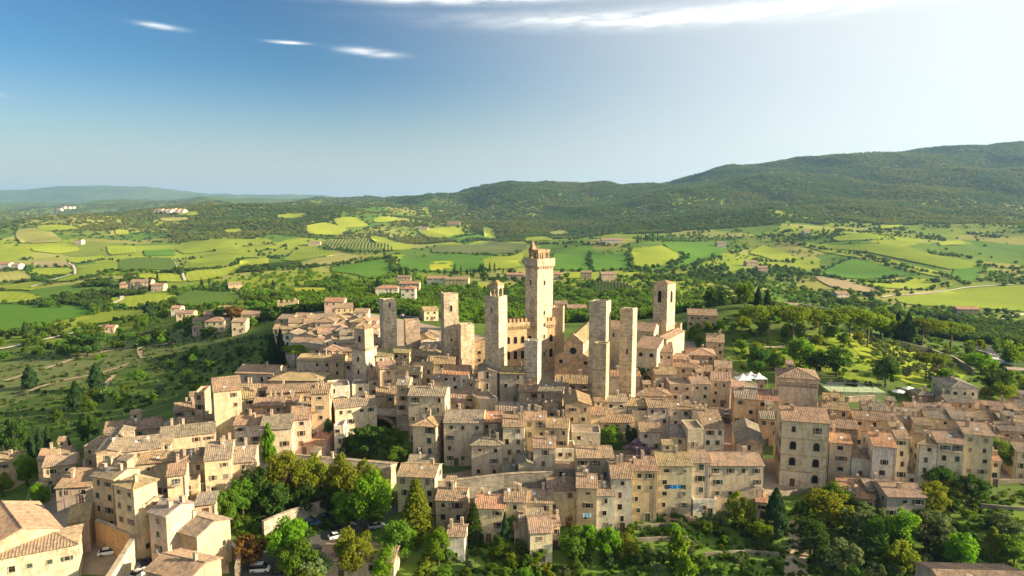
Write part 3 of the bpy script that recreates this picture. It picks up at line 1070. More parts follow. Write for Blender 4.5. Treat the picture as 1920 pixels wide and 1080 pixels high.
def roof_mesh(W, D, kind, pitch, row, o=0.45):
    """local: x 0..W along the front, y 0..D back, z=0 at the wall top; returns mesh, and the height function of its underside"""
    tp = math.tan(pitch)
    mb = MB()
    if kind == 'gx':
        rh = D / 2 * tp
        z = -o * tp + 0.18
        slope(mb, (-o * .6, -o, z), (W + o * .6, -o, z), (W + o * .6, D / 2, rh + .18), (-o * .6, D / 2, rh + .18), row)
        slope(mb, (W + o * .6, D + o, z), (-o * .6, D + o, z), (-o * .6, D / 2, rh + .18), (W + o * .6, D / 2, rh + .18), row)
        ridge(mb, (-o * .6, D / 2, rh + .18), (W + o * .6, D / 2, rh + .18))
        hf = lambda x, y: (D / 2 - abs(y - D / 2)) * tp
    elif kind == 'gy':
        rh = W / 2 * tp
        z = -o * tp + 0.18
        slope(mb, (-o, D + o * .6, z), (-o, -o * .6, z), (W / 2, -o * .6, rh + .18), (W / 2, D + o * .6, rh + .18), row)
        slope(mb, (W + o, -o * .6, z), (W + o, D + o * .6, z), (W / 2, D + o * .6, rh + .18), (W / 2, -o * .6, rh + .18), row)
        ridge(mb, (W / 2, -o * .6, rh + .18), (W / 2, D + o * .6, rh + .18))
        hf = lambda x, y: (W / 2 - abs(x - W / 2)) * tp
    elif kind == 'hip':
        m = min(W, D) / 2 + o
        rh = m * tp; z = -o * tp + .18; zt = z + rh
        x0, x1, y0, y1 = -o, W + o, -o, D + o
        if W >= D:
            r0, r1 = (x0 + m, D / 2, zt), (x1 - m, D / 2, zt)
        else:
            r0, r1 = (W / 2, y0 + m, zt), (W / 2, y1 - m, zt)
        A, B, C_, D_ = (x0, y0, z), (x1, y0, z), (x1, y1, z), (x0, y1, z)
        if W >= D:
            slope(mb, A, B, r1, r0, row); slope(mb, B, C_, r1, r1, row); slope(mb, C_, D_, r0, r1, row); slope(mb, D_, A, r0, r0, row)
        else:
            slope(mb, A, B, r0, r0, row); slope(mb, B, C_, r1, r0, row); slope(mb, C_, D_, r1, r1, row); slope(mb, D_, A, r0, r1, row)
        ridge(mb, r0, r1)
        for e, r_ in ((A, r0), (B, r1 if W >= D else r0), (C_, r1), (D_, r0 if W >= D else r1)):
            ridge(mb, e, r_, 0.13)
        hf = lambda x, y: min(x, W - x, y, D - y) * tp
    elif kind == 'shed':
        rh = D * tp * 0.8
        slope(mb, (-o * .6, -o, -o * tp * .8 + .18), (W + o * .6, -o, -o * tp * .8 + .18), (W + o * .6, D + o * .4, rh + .18 + o * .3 * tp), (-o * .6, D + o * .4, rh + .18 + o * .3 * tp), row)
        hf = lambda x, y: y * tp * .8
    else:   # flat with parapet
        mb.box(0.3, W - 0.3, 0.3, D - 0.3, -0.5, -0.35)
        hf = lambda x, y: 0.0
    return mb, hf


def wall_mesh(W, D, h, kind, hf, mat):
    """one closed prism of walls with gables; z runs -h..0"""
    mb = MB()
    b = [(0, 0, -h), (W, 0, -h), (W, D, -h), (0, D, -h)]
    if kind == 'gx':
        r = hf(0, D / 2)
        vs = b + [(0, 0, 0), (W, 0, 0), (W, D / 2, r), (W, D, 0), (0, D, 0), (0, D / 2, r)]
        fs = [(0, 1, 5, 4), (1, 2, 7, 6, 5), (2, 3, 8, 7), (3, 0, 4, 9, 8), (4, 5, 6, 9), (9, 6, 7, 8)]
    elif kind == 'gy':
        r = hf(W / 2, 0)
        vs = b + [(0, 0, 0), (W / 2, 0, r), (W, 0, 0), (W, D, 0), (W / 2, D, r), (0, D, 0)]
        fs = [(0, 1, 6, 5, 4), (1, 2, 7, 6), (2, 3, 9, 8, 7), (3, 0, 4, 9), (4, 5, 8, 9), (5, 6, 7, 8)]
    elif kind == 'shed':
        r = hf(0, D)
        vs = b + [(0, 0, 0), (W, 0, 0), (W, D, r), (0, D, r)]
        fs = [(0, 1, 5, 4), (1, 2, 6, 5), (2, 3, 7, 6), (3, 0, 4, 7), (4, 5, 6, 7)]
    elif kind == 'flat':
        t = 0.3
        vs = b + [(0, 0, 0.3), (W, 0, 0.3), (W, D, 0.3), (0, D, 0.3), (t, t, 0.3), (W - t, t, 0.3), (W - t, D - t, 0.3), (t, D - t, 0.3),
                  (t, t, -0.5), (W - t, t, -0.5), (W - t, D - t, -0.5), (t, D - t, -0.5)]
        fs = [(0, 1, 5, 4), (1, 2, 6, 5), (2, 3, 7, 6), (3, 0, 4, 7)] + [(4 + i, 4 + (i + 1) % 4, 8 + (i + 1) % 4, 8 + i) for i in range(4)] + \
             [(8 + i, 8 + (i + 1) % 4, 12 + (i + 1) % 4, 12 + i) for i in range(4)] + [(12, 13, 14, 15)]
    else:
        vs = b + [(0, 0, 0), (W, 0, 0), (W, D, 0), (0, D, 0)]
        fs = [(0, 1, 5, 4), (1, 2, 6, 5), (2, 3, 7, 6), (3, 0, 4, 7), (4, 5, 6, 7)]
    mb.add(vs, fs)
    return mb.mesh('wall', M[mat])


OCC_V, OCC_F = [], []       # all walls and roofs, to drop windows that nothing can see
PENDING = []                # windows and doors to be decided after every building stands


def occ(me, mw):
    b = len(OCC_V)
    OCC_V.extend([mw @ v.co for v in me.vertices])
    OCC_F.extend([tuple(b + i for i in p.vertices) for p in me.polygons])


def solve_len(p, v, X, z):
    """length along v from p until the photo column X is reached"""
    U = (X - 960.0) / FPX
    # (px + t vx) = U*((py + t vy)*CP + (CAMZ - z)*SP)
    den = v[0] - U * v[1] * CP
    return (U * (p[1] * CP + (CAMZ - z) * SP) - p[0]) / den


def place(xl, xr, ye, h, yaw, end=None, d=None):
    """front wall from photo columns xl..xr, its eave at row ye at one end; returns left front corner at the eave, width, yaw"""
    a = R(yaw)
    if end is None:
        end = 'l' if yaw >= 0 else 'r'
    xc = xl if end == 'l' else xr
    P = cast(xc, ye, h) if d is None else at(xc, ye, d)
    v = (math.cos(a), math.sin(a)) if end == 'l' else (-math.cos(a), -math.sin(a))
    W = solve_len(P, v, xr if end == 'l' else xl, P.z)
    if W < 0 or W > 80:
        W = abs(xr - xl) * P.y / FPX
    L = P if end == 'l' else Vector((P.x + v[0] * W, P.y + v[1] * W, P.z))
    return L, W, a


def face_windows(root, W, h, rot, ox, oy, ground, nf, cols, near, wc, skip, arch=False, ww=0.95, wh=1.35, z_off=2.05, st=3.05, jit=0.4, door=True, toprect=False):
    """queue a grid of windows on one wall; (ox, oy) its left end, rot its turn"""
    c, s = math.cos(rot), math.sin(rot)
    sh = rng.choice(SHUT)
    for f in range(nf):
        z = -z_off - st * f
        if z - 0.4 < ground:
            break
        last = f == nf - 1
        for k in range(cols):
            if rng.random() < skip:
                continue
            x = W * (k + 0.5) / cols + rng.uniform(-jit, jit)
            style = rng.random()
            w_, h_ = round(ww * rng.choice([0.75, 0.9, 1.0, 1.0, 1.2]), 2) if not arch else ww, wh
            if f == 0 and not arch and rng.random() < 0.35:
                h_ = wh * 0.72
            ar = arch and not (toprect and f == 0)
            if toprect and f == 0:
                w_, h_ = 1.0, 1.6
            if arch:
                x = W * (k + 0.5) / cols
            PENDING.append((root, (ox + c * x, oy + s * x, z + (wh - h_) * .5), rot, w_, h_, ar, style, sh, near))
    if door:
        x = W * rng.uniform(0.25, 0.75)
        PENDING.append((root, (ox + c * x, oy + s * x, ground + 0.05), rot, 1.25, 2.3, False, 2.0, sh, near))


def house(xl, xr, ye, h, dep, yaw, roof='gx', wc='c', rc='b', label=None, cat='house', name='house', d=None, end=None, cluster=None, mat=None, pitch=None, win=1.0,
          nf=None, cols=None, arch=False, ww=None, wh=None, chim=None, xd=None, side=True, group=None, zoff=2.05, st=3.05, door=True, under=3.0, wcol=None, rcol=None, toprect=False):
    L, W, a = place(xl, xr, ye, h, yaw, end, d)
    if xd is not None:
        v = (-math.sin(a), math.cos(a))
        Rr = (L.x + math.cos(a) * W, L.y + math.sin(a) * W)
        t = solve_len(Rr, v, xd, L.z)
        dep = t if 2 < t < 60 else dep
    ca, sa = math.cos(a), math.sin(a)
    cor = [(L.x + ca * x - sa * y, L.y + sa * x + ca * y) for x, y in ((0, 0), (W, 0), (W, dep), (0, dep))]
    gz = [Hs(*c) for c in cor]
    gfront = max(gz[0], gz[1]) - L.z
    hh = max(L.z - min(gz) + 0.6, under)
    dist = L.y
    near = dist < 235
    row = 0.0 if roof == 'flat' else (0.55 if dist < 141 else 0.44 if dist < 200 else 0.55 if dist < 260 else 0)
    pit = pitch or R(rng.uniform(15, 19))
    jw = lambda c, s_=0.07: tuple(max(0.02, v * (1 + rng.uniform(-s_, s_) * 0.3) * m) for v, m in zip(c, [1 + rng.uniform(-0.16, 0.14)] * 3))
    wname, wcl = WALLC[wc]; rname, rcl = ROOFC[rc]
    root = empty(name, (L.x, L.y, L.z - hh + 0.6), a)
    up = hh - 0.6
    rmb, hf = roof_mesh(W, dep, roof, pit, row)
    wm = wall_mesh(W, dep, hh, roof, hf, mat or ('stone' if wc in 'st' else 'plaster'))
    wo = obj('wall', wm, root, (0, 0, up), 0, wcol or jw(wcl, 0.12))
    rm = rmb.mesh('roof', M['roof'])
    ro = obj('roof', rm, root, (0, 0, up), 0, rcol or (jw(rcl, 0.16) if roof != 'flat' else (0.30, 0.22, 0.17)))
    mw = Matrix.Translation(L) @ Matrix.Rotation(a, 4, 'Z')
    occ(wm, mw); occ(rm, mw)
    g0 = gfront
    n = nf or max(1, int((-g0 - 0.3) / st + 0.35))
    nlab = min(max(n, 1), 6)
    root['_up'] = up
    if win > 0:
        skip = 1 - 0.80 * win
        w_, h_ = (ww or rng.choice([0.9, 1.0, 1.1])), (wh or rng.choice([1.15, 1.3, 1.45]))
        cf = cols or max(1, int(W / 3.3 + 0.2))
        face_windows(root, W, hh, 0, 0, 0, g0, n, cf, near, wc, skip, arch, w_, h_, zoff, st, door=door, toprect=toprect)
        if side:
            g1 = max(gz[1], gz[2]) - L.z
            face_windows(root, dep, hh, math.pi / 2, W, 0, g1, n, max(1, int(dep / 4.2)), near, wc, skip + 0.25, False, w_, h_, zoff, st, door=False)
            g3 = max(gz[3], gz[0]) - L.z
            face_windows(root, dep, hh, -math.pi / 2, 0, dep, g3, n, max(1, int(dep / 4.2)), near, wc, skip + 0.25, False, w_, h_, zoff, st, door=False)
    k = chim if chim is not None else (rng.choice([1, 1, 2, 3]) if roof != 'flat' and dist < 330 else 0)
    for _ in range(k):
        x, y = rng.uniform(0.15, 0.85) * W, rng.uniform(0.25, 0.8) * dep
        obj('chimney', chimney_mesh(rng.randrange(3)), root, (x, y, up + hf(x, y) + 0.2), rng.choice([0, math.pi / 2]), jw((0.5, 0.4, 0.3)))
    if roof != 'flat' and dist < 260 and rng.random() < 0.22:
        x, y = rng.uniform(0.2, 0.8) * W, rng.uniform(0.2, 0.5) * dep
        obj('satellite_dish', dish_mesh(), root, (x, y, up + hf(x, y) + 0.5), rng.uniform(-0.6, 0.9))
    if roof in ('gx', 'hip') and dist < 240 and W > 5 and rng.random() < 0.24:
        x, y = rng.uniform(0.15, 0.55) * W, rng.uniform(0.45, 0.7) * dep
        w_, d_, h_ = rng.uniform(1.8, 3.0), rng.uniform(1.8, 2.6), rng.uniform(1.6, 2.4)
        mb = MB(); mb.box(0, w_, 0, d_, -2.0, h_); rr = obj('roof_room', mb.mesh('roof_room', M['plaster']), root, (x, y, up + hf(x, y)), 0, jw(wcl, 0.12))
        mb = MB(); slope(mb, (-.25, -.3, h_ - .02), (w_ + .25, -.3, h_ - .02), (w_ + .25, d_ + .25, h_ + .75), (-.25, d_ + .25, h_ + .75), 0.44); obj('roof', mb.mesh('roof', M['roof']), rr, (0, 0, 0), 0, jw(rcl, 0.16))
        obj('window', pane_mesh(0.7, 0.8), rr, (w_ / 2, 0, h_ - 1.2))
    if roof in ('gx', 'shed') and dist < 240 and rng.random() < 0.3:
        mb = MB(); t_ = math.tan(pit) * (0.8 if roof == 'shed' else 1.0)
        mb.add([(0, 0, 0.27), (0.75, 0, 0.27), (0.75, 0.95, 0.27 + .95 * t_), (0, 0.95, 0.27 + .95 * t_), (0, 0, 0.1), (0.75, 0, 0.1), (0.75, .95, .1 + .95 * t_), (0, .95, .1 + .95 * t_)],
               [(0, 1, 2, 3), (0, 4, 5, 1), (1, 5, 6, 2), (2, 6, 7, 3), (3, 7, 4, 0)])
        x, y = rng.uniform(0.2, 0.8) * W, rng.uniform(0.12, 0.3) * dep
        obj('skylight', mb.mesh('skylight', M['skylight']), root, (x, y, up + hf(x, y)))
    if roof != 'flat' and dist < 240 and rng.random() < 0.4:
        x, y = rng.uniform(0.2, 0.8) * W, rng.uniform(0.35, 0.65) * dep
        obj('aerial', aerial_mesh(), root, (x, y, up + hf(x, y)), rng.uniform(-1, 1))
    if near and roof != 'flat' and rng.random() < 0.6 and -g0 > 5:
        mb = MB(); x = rng.choice([0.25, W - 0.25])
        mb.tube([(x, -0.09, g0 + 0.1), (x, -0.09, -0.35)], [0.06, 0.06], 5)
        mb.tube([(0, -0.5, -0.02), (W, -0.5, -0.02)], [0.07, 0.07], 5)
        obj('drainpipe', mb.mesh('drainpipe', M['pipe']), root, (0, 0, up))
    root['_c'] = 0
    rt = {'gx': 'gabled', 'gy': 'gabled', 'hip': 'hipped', 'shed': 'sloping', 'flat': 'flat'}[roof]
    HOUSES.append(dict(root=root, label=label, cat=cat, cluster=cluster, px=(xl + xr) / 2, ye=ye, look=f'{NUM[nlab]}-storey {wname} house', roof=('flat roof' if roof == 'flat' else f'{rname} {rt} roof'),
                       group=group, dist=dist, h=-g0, W=W, dep=dep, raw=(xl, xr, ye)))
    return root


HOUSES = []


def tower(xl, xc, xr, yt, d, base_py=None, name='tower', col=(0.47, 0.41, 0.32), mat='stone', label='', cat='tower', square=True, yaw=None, dep=None):
    """a tall box seen on its corner: left face xl..xc, right face xc..xr, top of the corner at row yt, at distance d"""
    rayang = math.degrees(math.atan((xc - 960) / FPX))
    wl, wr = xc - xl, max(xr - xc, 0.5)
    if yaw is None:
        yaw = -math.degrees(math.atan2(wr, wl)) - rayang
    a = R(yaw)
    P = at(xc, yt, d)
    v = (-math.cos(a), -math.sin(a))
    W = abs(solve_len(P, v, xl, P.z))
    dv = (-math.sin(a), math.cos(a))
    D = abs(solve_len(P, dv, xr, P.z)) if dep is None else dep
    if square:
        W = D = (W + D) / 2 if abs(W - D) < 0.6 * max(W, D) else W
    L = Vector((P.x + v[0] * W, P.y + v[1] * W, P.z))
    g = min(Hs(L.x, L.y), Hs(P.x, P.y), Hs(P.x + dv[0] * D, P.y + dv[1] * D))
    hh = P.z - g + 1.0
    root = empty(name, (L.x, L.y, g), a)
    root['_top'] = P.z - g
    mw = Matrix.Translation(L) @ Matrix.Rotation(a, 4, 'Z')
    tag(root, label, cat)
    return root, W, D, hh, P.z - g, mw


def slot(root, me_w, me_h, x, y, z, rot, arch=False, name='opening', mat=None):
    """an opening on a tower wall: stone surround, inner shade painted as a flat dark sheet"""
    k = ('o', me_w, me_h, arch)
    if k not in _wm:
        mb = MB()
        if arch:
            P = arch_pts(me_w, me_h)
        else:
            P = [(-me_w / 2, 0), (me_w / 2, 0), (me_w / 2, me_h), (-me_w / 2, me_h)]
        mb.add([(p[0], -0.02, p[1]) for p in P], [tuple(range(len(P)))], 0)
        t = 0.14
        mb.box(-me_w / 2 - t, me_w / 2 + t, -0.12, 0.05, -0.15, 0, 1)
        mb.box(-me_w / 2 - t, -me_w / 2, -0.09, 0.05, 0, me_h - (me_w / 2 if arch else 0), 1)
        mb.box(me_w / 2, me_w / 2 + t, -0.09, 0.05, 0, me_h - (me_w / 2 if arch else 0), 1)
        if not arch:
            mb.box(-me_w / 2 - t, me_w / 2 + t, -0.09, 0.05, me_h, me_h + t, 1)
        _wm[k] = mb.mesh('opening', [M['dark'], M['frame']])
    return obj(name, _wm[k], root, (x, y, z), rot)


def plain_shaft(root, W, D, top, col, mat='stone', crown=True, parapet=0.7):
    """tower body with a sunken roof behind a parapet"""
    mb = MB()
    t = 0.7
    z1 = top
    b = [(0, 0), (W, 0), (W, D), (0, D)]
    i_ = [(t, t), (W - t, t), (W - t, D - t), (t, D - t)]
    vs = [(x, y, -1.0) for x, y in b] + [(x, y, z1) for x, y in b] + [(x, y, z1) for x, y in i_] + [(x, y, z1 - parapet) for x, y in i_]
    fs = [(i, (i + 1) % 4, 4 + (i + 1) % 4, 4 + i) for i in range(4)] + [(4 + i, 4 + (i + 1) % 4, 8 + (i + 1) % 4, 8 + i) for i in range(4)] + \
         [(8 + i, 8 + (i + 1) % 4, 12 + (i + 1) % 4, 12 + i) for i in range(4)] + [(12, 13, 14, 15)]
    mb.add(vs, fs)
    return obj('shaft', mb.mesh('shaft', M[mat]), root, (0, 0, 0), 0, col)

# ------------------------------------------------------------------ the houses, cluster by cluster
# xl xr ye h dep yaw roof wall roofcolour [key=value]
CLUSTERS = {
 'corner': 'by the walled courtyard',
 'street': 'along the courtyard street',
 'ridge': 'on the western ridge',
 'mid': 'below the white tower house',
 'leftsq': 'beside the white church square',
 'far': 'in the far quarter',
 'centre': 'on the cathedral square',
 'block': 'above the terrace wall',
 'inner': 'below the twin towers',
 'upper': 'on the rise behind twin towers',
 'front': 'above the lower gardens',
 'garden': 'below the terrace wall',
 'palazzo': 'beside the brick street',
 'east': 'in the right-hand terrace',
 'eastback': 'behind the right-hand terrace',
 'sheds': 'in lower right gardens',
}
DATA = """@corner
-70 143 1020 9 9 27 hip c p end=r chim=0 cols=6 nf=1 zoff=3.2 ww=1.0 wh=1.2
-30 112 990 11 18 47 gy t p end=r chim=0 win=0
128 166 974 7.5 10 24 gx o o end=r cols=1 nf=1 chim=0
-30 18 868 10 9 10 gx o o
@street
80 140 876 10 9 22 gx t p
104 172 915 6.5 8 8 shed p b
70 126 862 8 10 20 gx t b
180 222 850 10 20 18 gy t g
157 182 838 9 9 5 flat t b
172 213 899 15 11 -20 gx o g xd=262
214 250 917 17 10 -26 hip o o ww=1.2 xd=294
313 347 893 14 8 20 gx y b
252 277 942 13 8 -22 gx t g xd=302
279 311 968 13 11 -25 gx p d xd=364
319 369 1006 9.5 12 -25 gx o g xd=431
272 352 1088 9 12 -20 gx t b xd=414
367 403 947 8 7 15 gx c d
316 372 908 9 6 18 flat t b
383 433 864 13 14 18 gx y g
434 476 868 10 12 15 gx c g
330 384 870 11 10 18 hip c b
258 326 870 9 8 15 gx c o
@ridge
222 322 848 7.5 11 21 gx c g end=l
300 403 822 7.5 10 22 gx c g
195 300 812 6.5 10 22 gx t b end=l
330 402 800 6 9 22 hip t o end=l
326 392 772 6 9 22 gx c b
400 452 735 17 9 25 shed c b xd=378 win=0.45 chim=0
364 382 738 13 8 10 flat t b
441 512 701 9 12 -6 gx c b arch=1 ww=1.0 wh=1.9 cols=5 nf=1 zoff=3.0
505 601 714 8.5 11 -2 hip c o
446 502 733 6.5 8 -3 gx t b
@mid
452 484 748 7 9 18 shed c o
438 490 797 8 8 8 gx b b
487 546 806 9.5 14 10 gx c g
546 582 787 11 12 14 gx p b
583 617 738 17 10 8 gx o b ww=1.0
616 656 727 10 9 18 flat w b
500 592 737 8.5 10 10 gx t b
474 532 762 7.5 9 10 gx t p
628 706 766 11 9 21 gx c g
706 743 742 8 9 12 gx t b
660 692 722 8 7 8 flat w b
548 610 832 4.5 10 -8 shed p r win=0.2
626 644 800 9 6 4 flat w b ww=1.1
520 560 756 7 8 10 gx c b
556 588 768 8 8 10 gx t b
520 718 894 7 10 -12 gx t g win=0.15 chim=1
@leftsq
556 620 677 10 10 -5 gx c o
618 642 678 11 9 0 gx o b
640 662 682 9 8 5 gx w g
705 738 668 15 10 16 gx y m
735 767 662 12 9 -6 gx t m
712 744 692 14 9 20 gx o b
742 786 699 12 9 0 gx c o
776 812 692 10 9 10 gx c o
768 832 668 8.5 10 -5 hip t o
800 852 682 9 10 0 gx c o
743 766 722 15 9 0 gx c g
765 834 743 15 10 -4 gx c g ww=0.95
690 712 712 9 8 5 gx c b
812 832 714 9 8 0 gx c g
@centre
828 878 704 10 13 -2 gx w r ww=1.1
862 879 706 10 5 -2 flat w b ww=0.7 wh=1.1 nf=2
896 932 698 11 12 0 gy c g nf=2 cols=1 ww=0.9 wh=2.2 st=4.2
937 984 701 11 10 -3 gx g m
972 1010 735 7 9 -5 gx c b
1008 1054 738 10 13 -14 gx t g
900 934 752 7 10 22 flat c b win=0.2
825 870 753 5.5 8 0 shed c b
936 1006 770 5.5 9 0 gx c g
1004 1042 778 6 9 5 gx c p
868 900 742 6 8 0 gx c b
876 898 715 8 9 0 gx c b
1040 1106 720 9 10 -8 gx c o
@block
774 817 800 13 9 -8 hip c o ww=1.3 wh=1.7
764 812 872 5.5 8 -3 gx t g
745 815 895 10 9 -6 gx c b
832 905 793 13 12 -2 gx c g
904 944 791 10 10 0 gx g r
943 983 800 15 12 -2 gx c b
983 1024 788 13 9 -2 gx c b
1024 1065 803 12 10 -8 gx c o
884 942 835 11 8 -2 hip c g
1000 1041 840 13 9 -3 gx c b
972 1001 870 9 8 0 gy c d
944 980 884 5.5 7 8 shed c d
1040 1080 843 7 7 0 flat b b
1040 1086 880 6.5 6 0 flat g b
1082 1150 858 13 9 0 gx c p
1072 1126 813 8 7 -4 flat g b
1020 1046 770 8 8 0 gx c b
@inner
1060 1108 760 13 12 -2 gy o o
1135 1176 753 10 8 0 gx c g
1126 1186 792 6 8 0 gx y b
1177 1216 761 9 9 0 gx t o
1186 1221 772 8 6 0 flat c b win=0.2
1215 1257 764 10 10 0 gx g p
1256 1298 767 9 9 0 gx w b
1297 1327 777 9 9 0 gx w b
1319 1358 803 12 18 -2 gx w b
1200 1240 810 9 9 -3 gx b b
1256 1291 820 11 11 -15 gx y d
1290 1320 805 14 8 0 flat c b ww=0.8
1106 1136 778 8 8 0 gx c b
@upper
1190 1257 743 8 10 -3 hip t b
1256 1298 722 10 9 -4 flat p b
1297 1331 720 10 9 0 gx c p
1332 1369 716 10 13 -18 gx c p
1229 1268 702 9 9 0 gx c o
1255 1312 690 9 12 -12 hip t b
1240 1292 676 8 10 -8 gx t b
1290 1342 667 9 12 -10 hip t p
1325 1358 642 9 14 -15 gx t p
1180 1200 706 9 7 -5 gx p r
1140 1166 706 9 8 -5 gx g r
1300 1335 697 8 10 -14 gx t p
1340 1372 690 8 10 -16 gx c p
@front
1027 1080 919 11 8 0 gx c b
1081 1119 915 15 9 -6 gx o b ww=1.2
1119 1153 929 12 9 0 gx b g
1146 1186 897 16 11 -3 gx w b
1184 1233 882 16 10 -2 gx o b
1233 1298 873 16 10 -2 gx y o
1298 1333 867 16 9 0 gx c p
1332 1432 873 16 10 -1 gx c p
1300 1344 938 4.5 4 0 flat w b cols=1 nf=1 zoff=2.6
1418 1438 942 5 4 -10 shed c r
@garden
890 946 953 9 8 -3 gx y r
945 986 941 10 8 -3 gx y b
985 1036 943 9 8 -3 gx y b
817 871 939 8 8 -5 gx t p
838 871 1006 6.5 6 -3 gx w b nf=2
994 1036 999 8 9 5 gx y p chim=0
964 987 990 5 6 -2 gx p r
974 1020 977 7 8 3 gx c g
1036 1050 986 6 6 5 gx c p
598 738 1054 5 8 -3 gx p p
@palazzo
1378 1421 749 12 13 -2 gx o g
1419 1459 752 11 12 -2 gx o r
1426 1463 787 9 9 -2 gx c g
1382 1431 833 10 19 -3 gy t d nf=1 cols=1 chim=0 pitch=22
1467 1556 794 20 15 -3 gx c b arch=1 ww=1.7 wh=2.4 cols=2 nf=4 zoff=3.6 st=4.7 chim=1 win=1.2 toprect=1
@east
1556 1597 832 14 9 -3 gx p r ww=1.2
1597 1638 860 10 8 -6 hip w b
1637 1680 839 15 12 -3 gx w r ww=1.15
1680 1705 823 16 16 -2 gx c b
1722 1758 836 14 10 -8 hip w o
1757 1809 833 15 12 -3 gx c p
1808 1863 817 17 12 -2 gx c p
1862 1877 864 8 8 0 shed c r
1700 1723 892 4.5 7 0 flat g b
1905 1965 850 9 8 -3 gx c g
@eastback
1543 1592 770 11 9 -4 gx o o
1555 1609 805 10 9 -3 gx t p
1600 1682 792 10 10 -6 gx p b
1640 1716 792 9 9 0 gx t p
1716 1746 798 10 8 0 gx w b
1618 1662 772 9 9 -8 gx t g
1660 1722 780 8 9 -2 gx t g
1700 1728 769 8 8 0 gx c b
1727 1776 774 8 9 0 gx t g
1735 1786 786 8 9 -2 gx o g
1785 1839 788 9 9 0 gx o g
1838 1882 789 9 9 0 gx o b
1880 1945 797 10 10 0 gx t p
1874 1936 810 10 9 0 gx t g ww=1.6
1855 1880 820 8 8 0 gx c b
1775 1828 755 7 8 5 gx o d
1826 1912 772 6 11 -6 gx t p
1910 1965 768 6 11 -6 gx t d
1784 1835 729 9 15 3 hip w d ww=1.0 cols=3 nf=1 zoff=2.6
1722 1752 742 4.5 8 3 hip t g win=0
1545 1582 752 9 8 -10 gx o o
1760 1790 770 7 8 0 gx t p
@sheds
1578 1641 936 4.5 9 -14 shed o r win=0.2
1628 1680 921 5.5 8 -3 gx t g win=0.3
1664 1736 932 7 10 -3 gx g p
1782 1965 1124 8 13 -3 gx p p win=0.6
"""


def parse(data):
    cl = None
    for ln in data.splitlines():
        if not ln.strip():
            continue
        if ln[0] == '@':
            cl = ln[1:].strip()
            continue
        t = ln.split()
        xl, xr, ye, h, dep, yaw = [float(v) for v in t[:6]]
        kw = {}
        for e in t[9:]:
            k, v = e.split('=')
            kw[k] = v if k == 'end' else (R(float(v)) if k == 'pitch' else float(v))
        for k in ('chim', 'cols', 'nf'):
            if k in kw:
                kw[k] = int(kw[k])
        for k in ('arch', 'toprect'):
            if k in kw:
                kw[k] = True
        if cl == 'front' and h > 9:
            h *= 0.87
        if cl in ('palazzo', 'east', 'eastback'):
            yaw -= 11      # these rows turn to follow the ridge street
        house(xl, xr, ye, h, dep, yaw, t[6], t[7], t[8], cluster=cl, **kw)


parse(DATA)

# the far quarter: rows of small roofs stepping away behind the towers
for ye, xa, xb in ((598, 520, 650), (607, 514, 690), (617, 512, 708), (629, 530, 710), (642, 545, 720), (656, 566, 668), (602, 655, 705), (630, 786, 828), (642, 790, 830), (654, 786, 826)):
    x = xa
    while x < xb - 12:
        w = rng.uniform(22, 40)
        house(x, min(x + w, xb), ye + rng.uniform(-3, 3), rng.choice([6.5, 7.5, 9]), rng.uniform(9, 13), rng.uniform(-14, 22), rng.choice(['gx', 'gx', 'gy', 'hip']),
              rng.choice('ctcopw'), rng.choice('bobpg'), cluster='far', chim=0)
        x += w + rng.uniform(-2, 3)

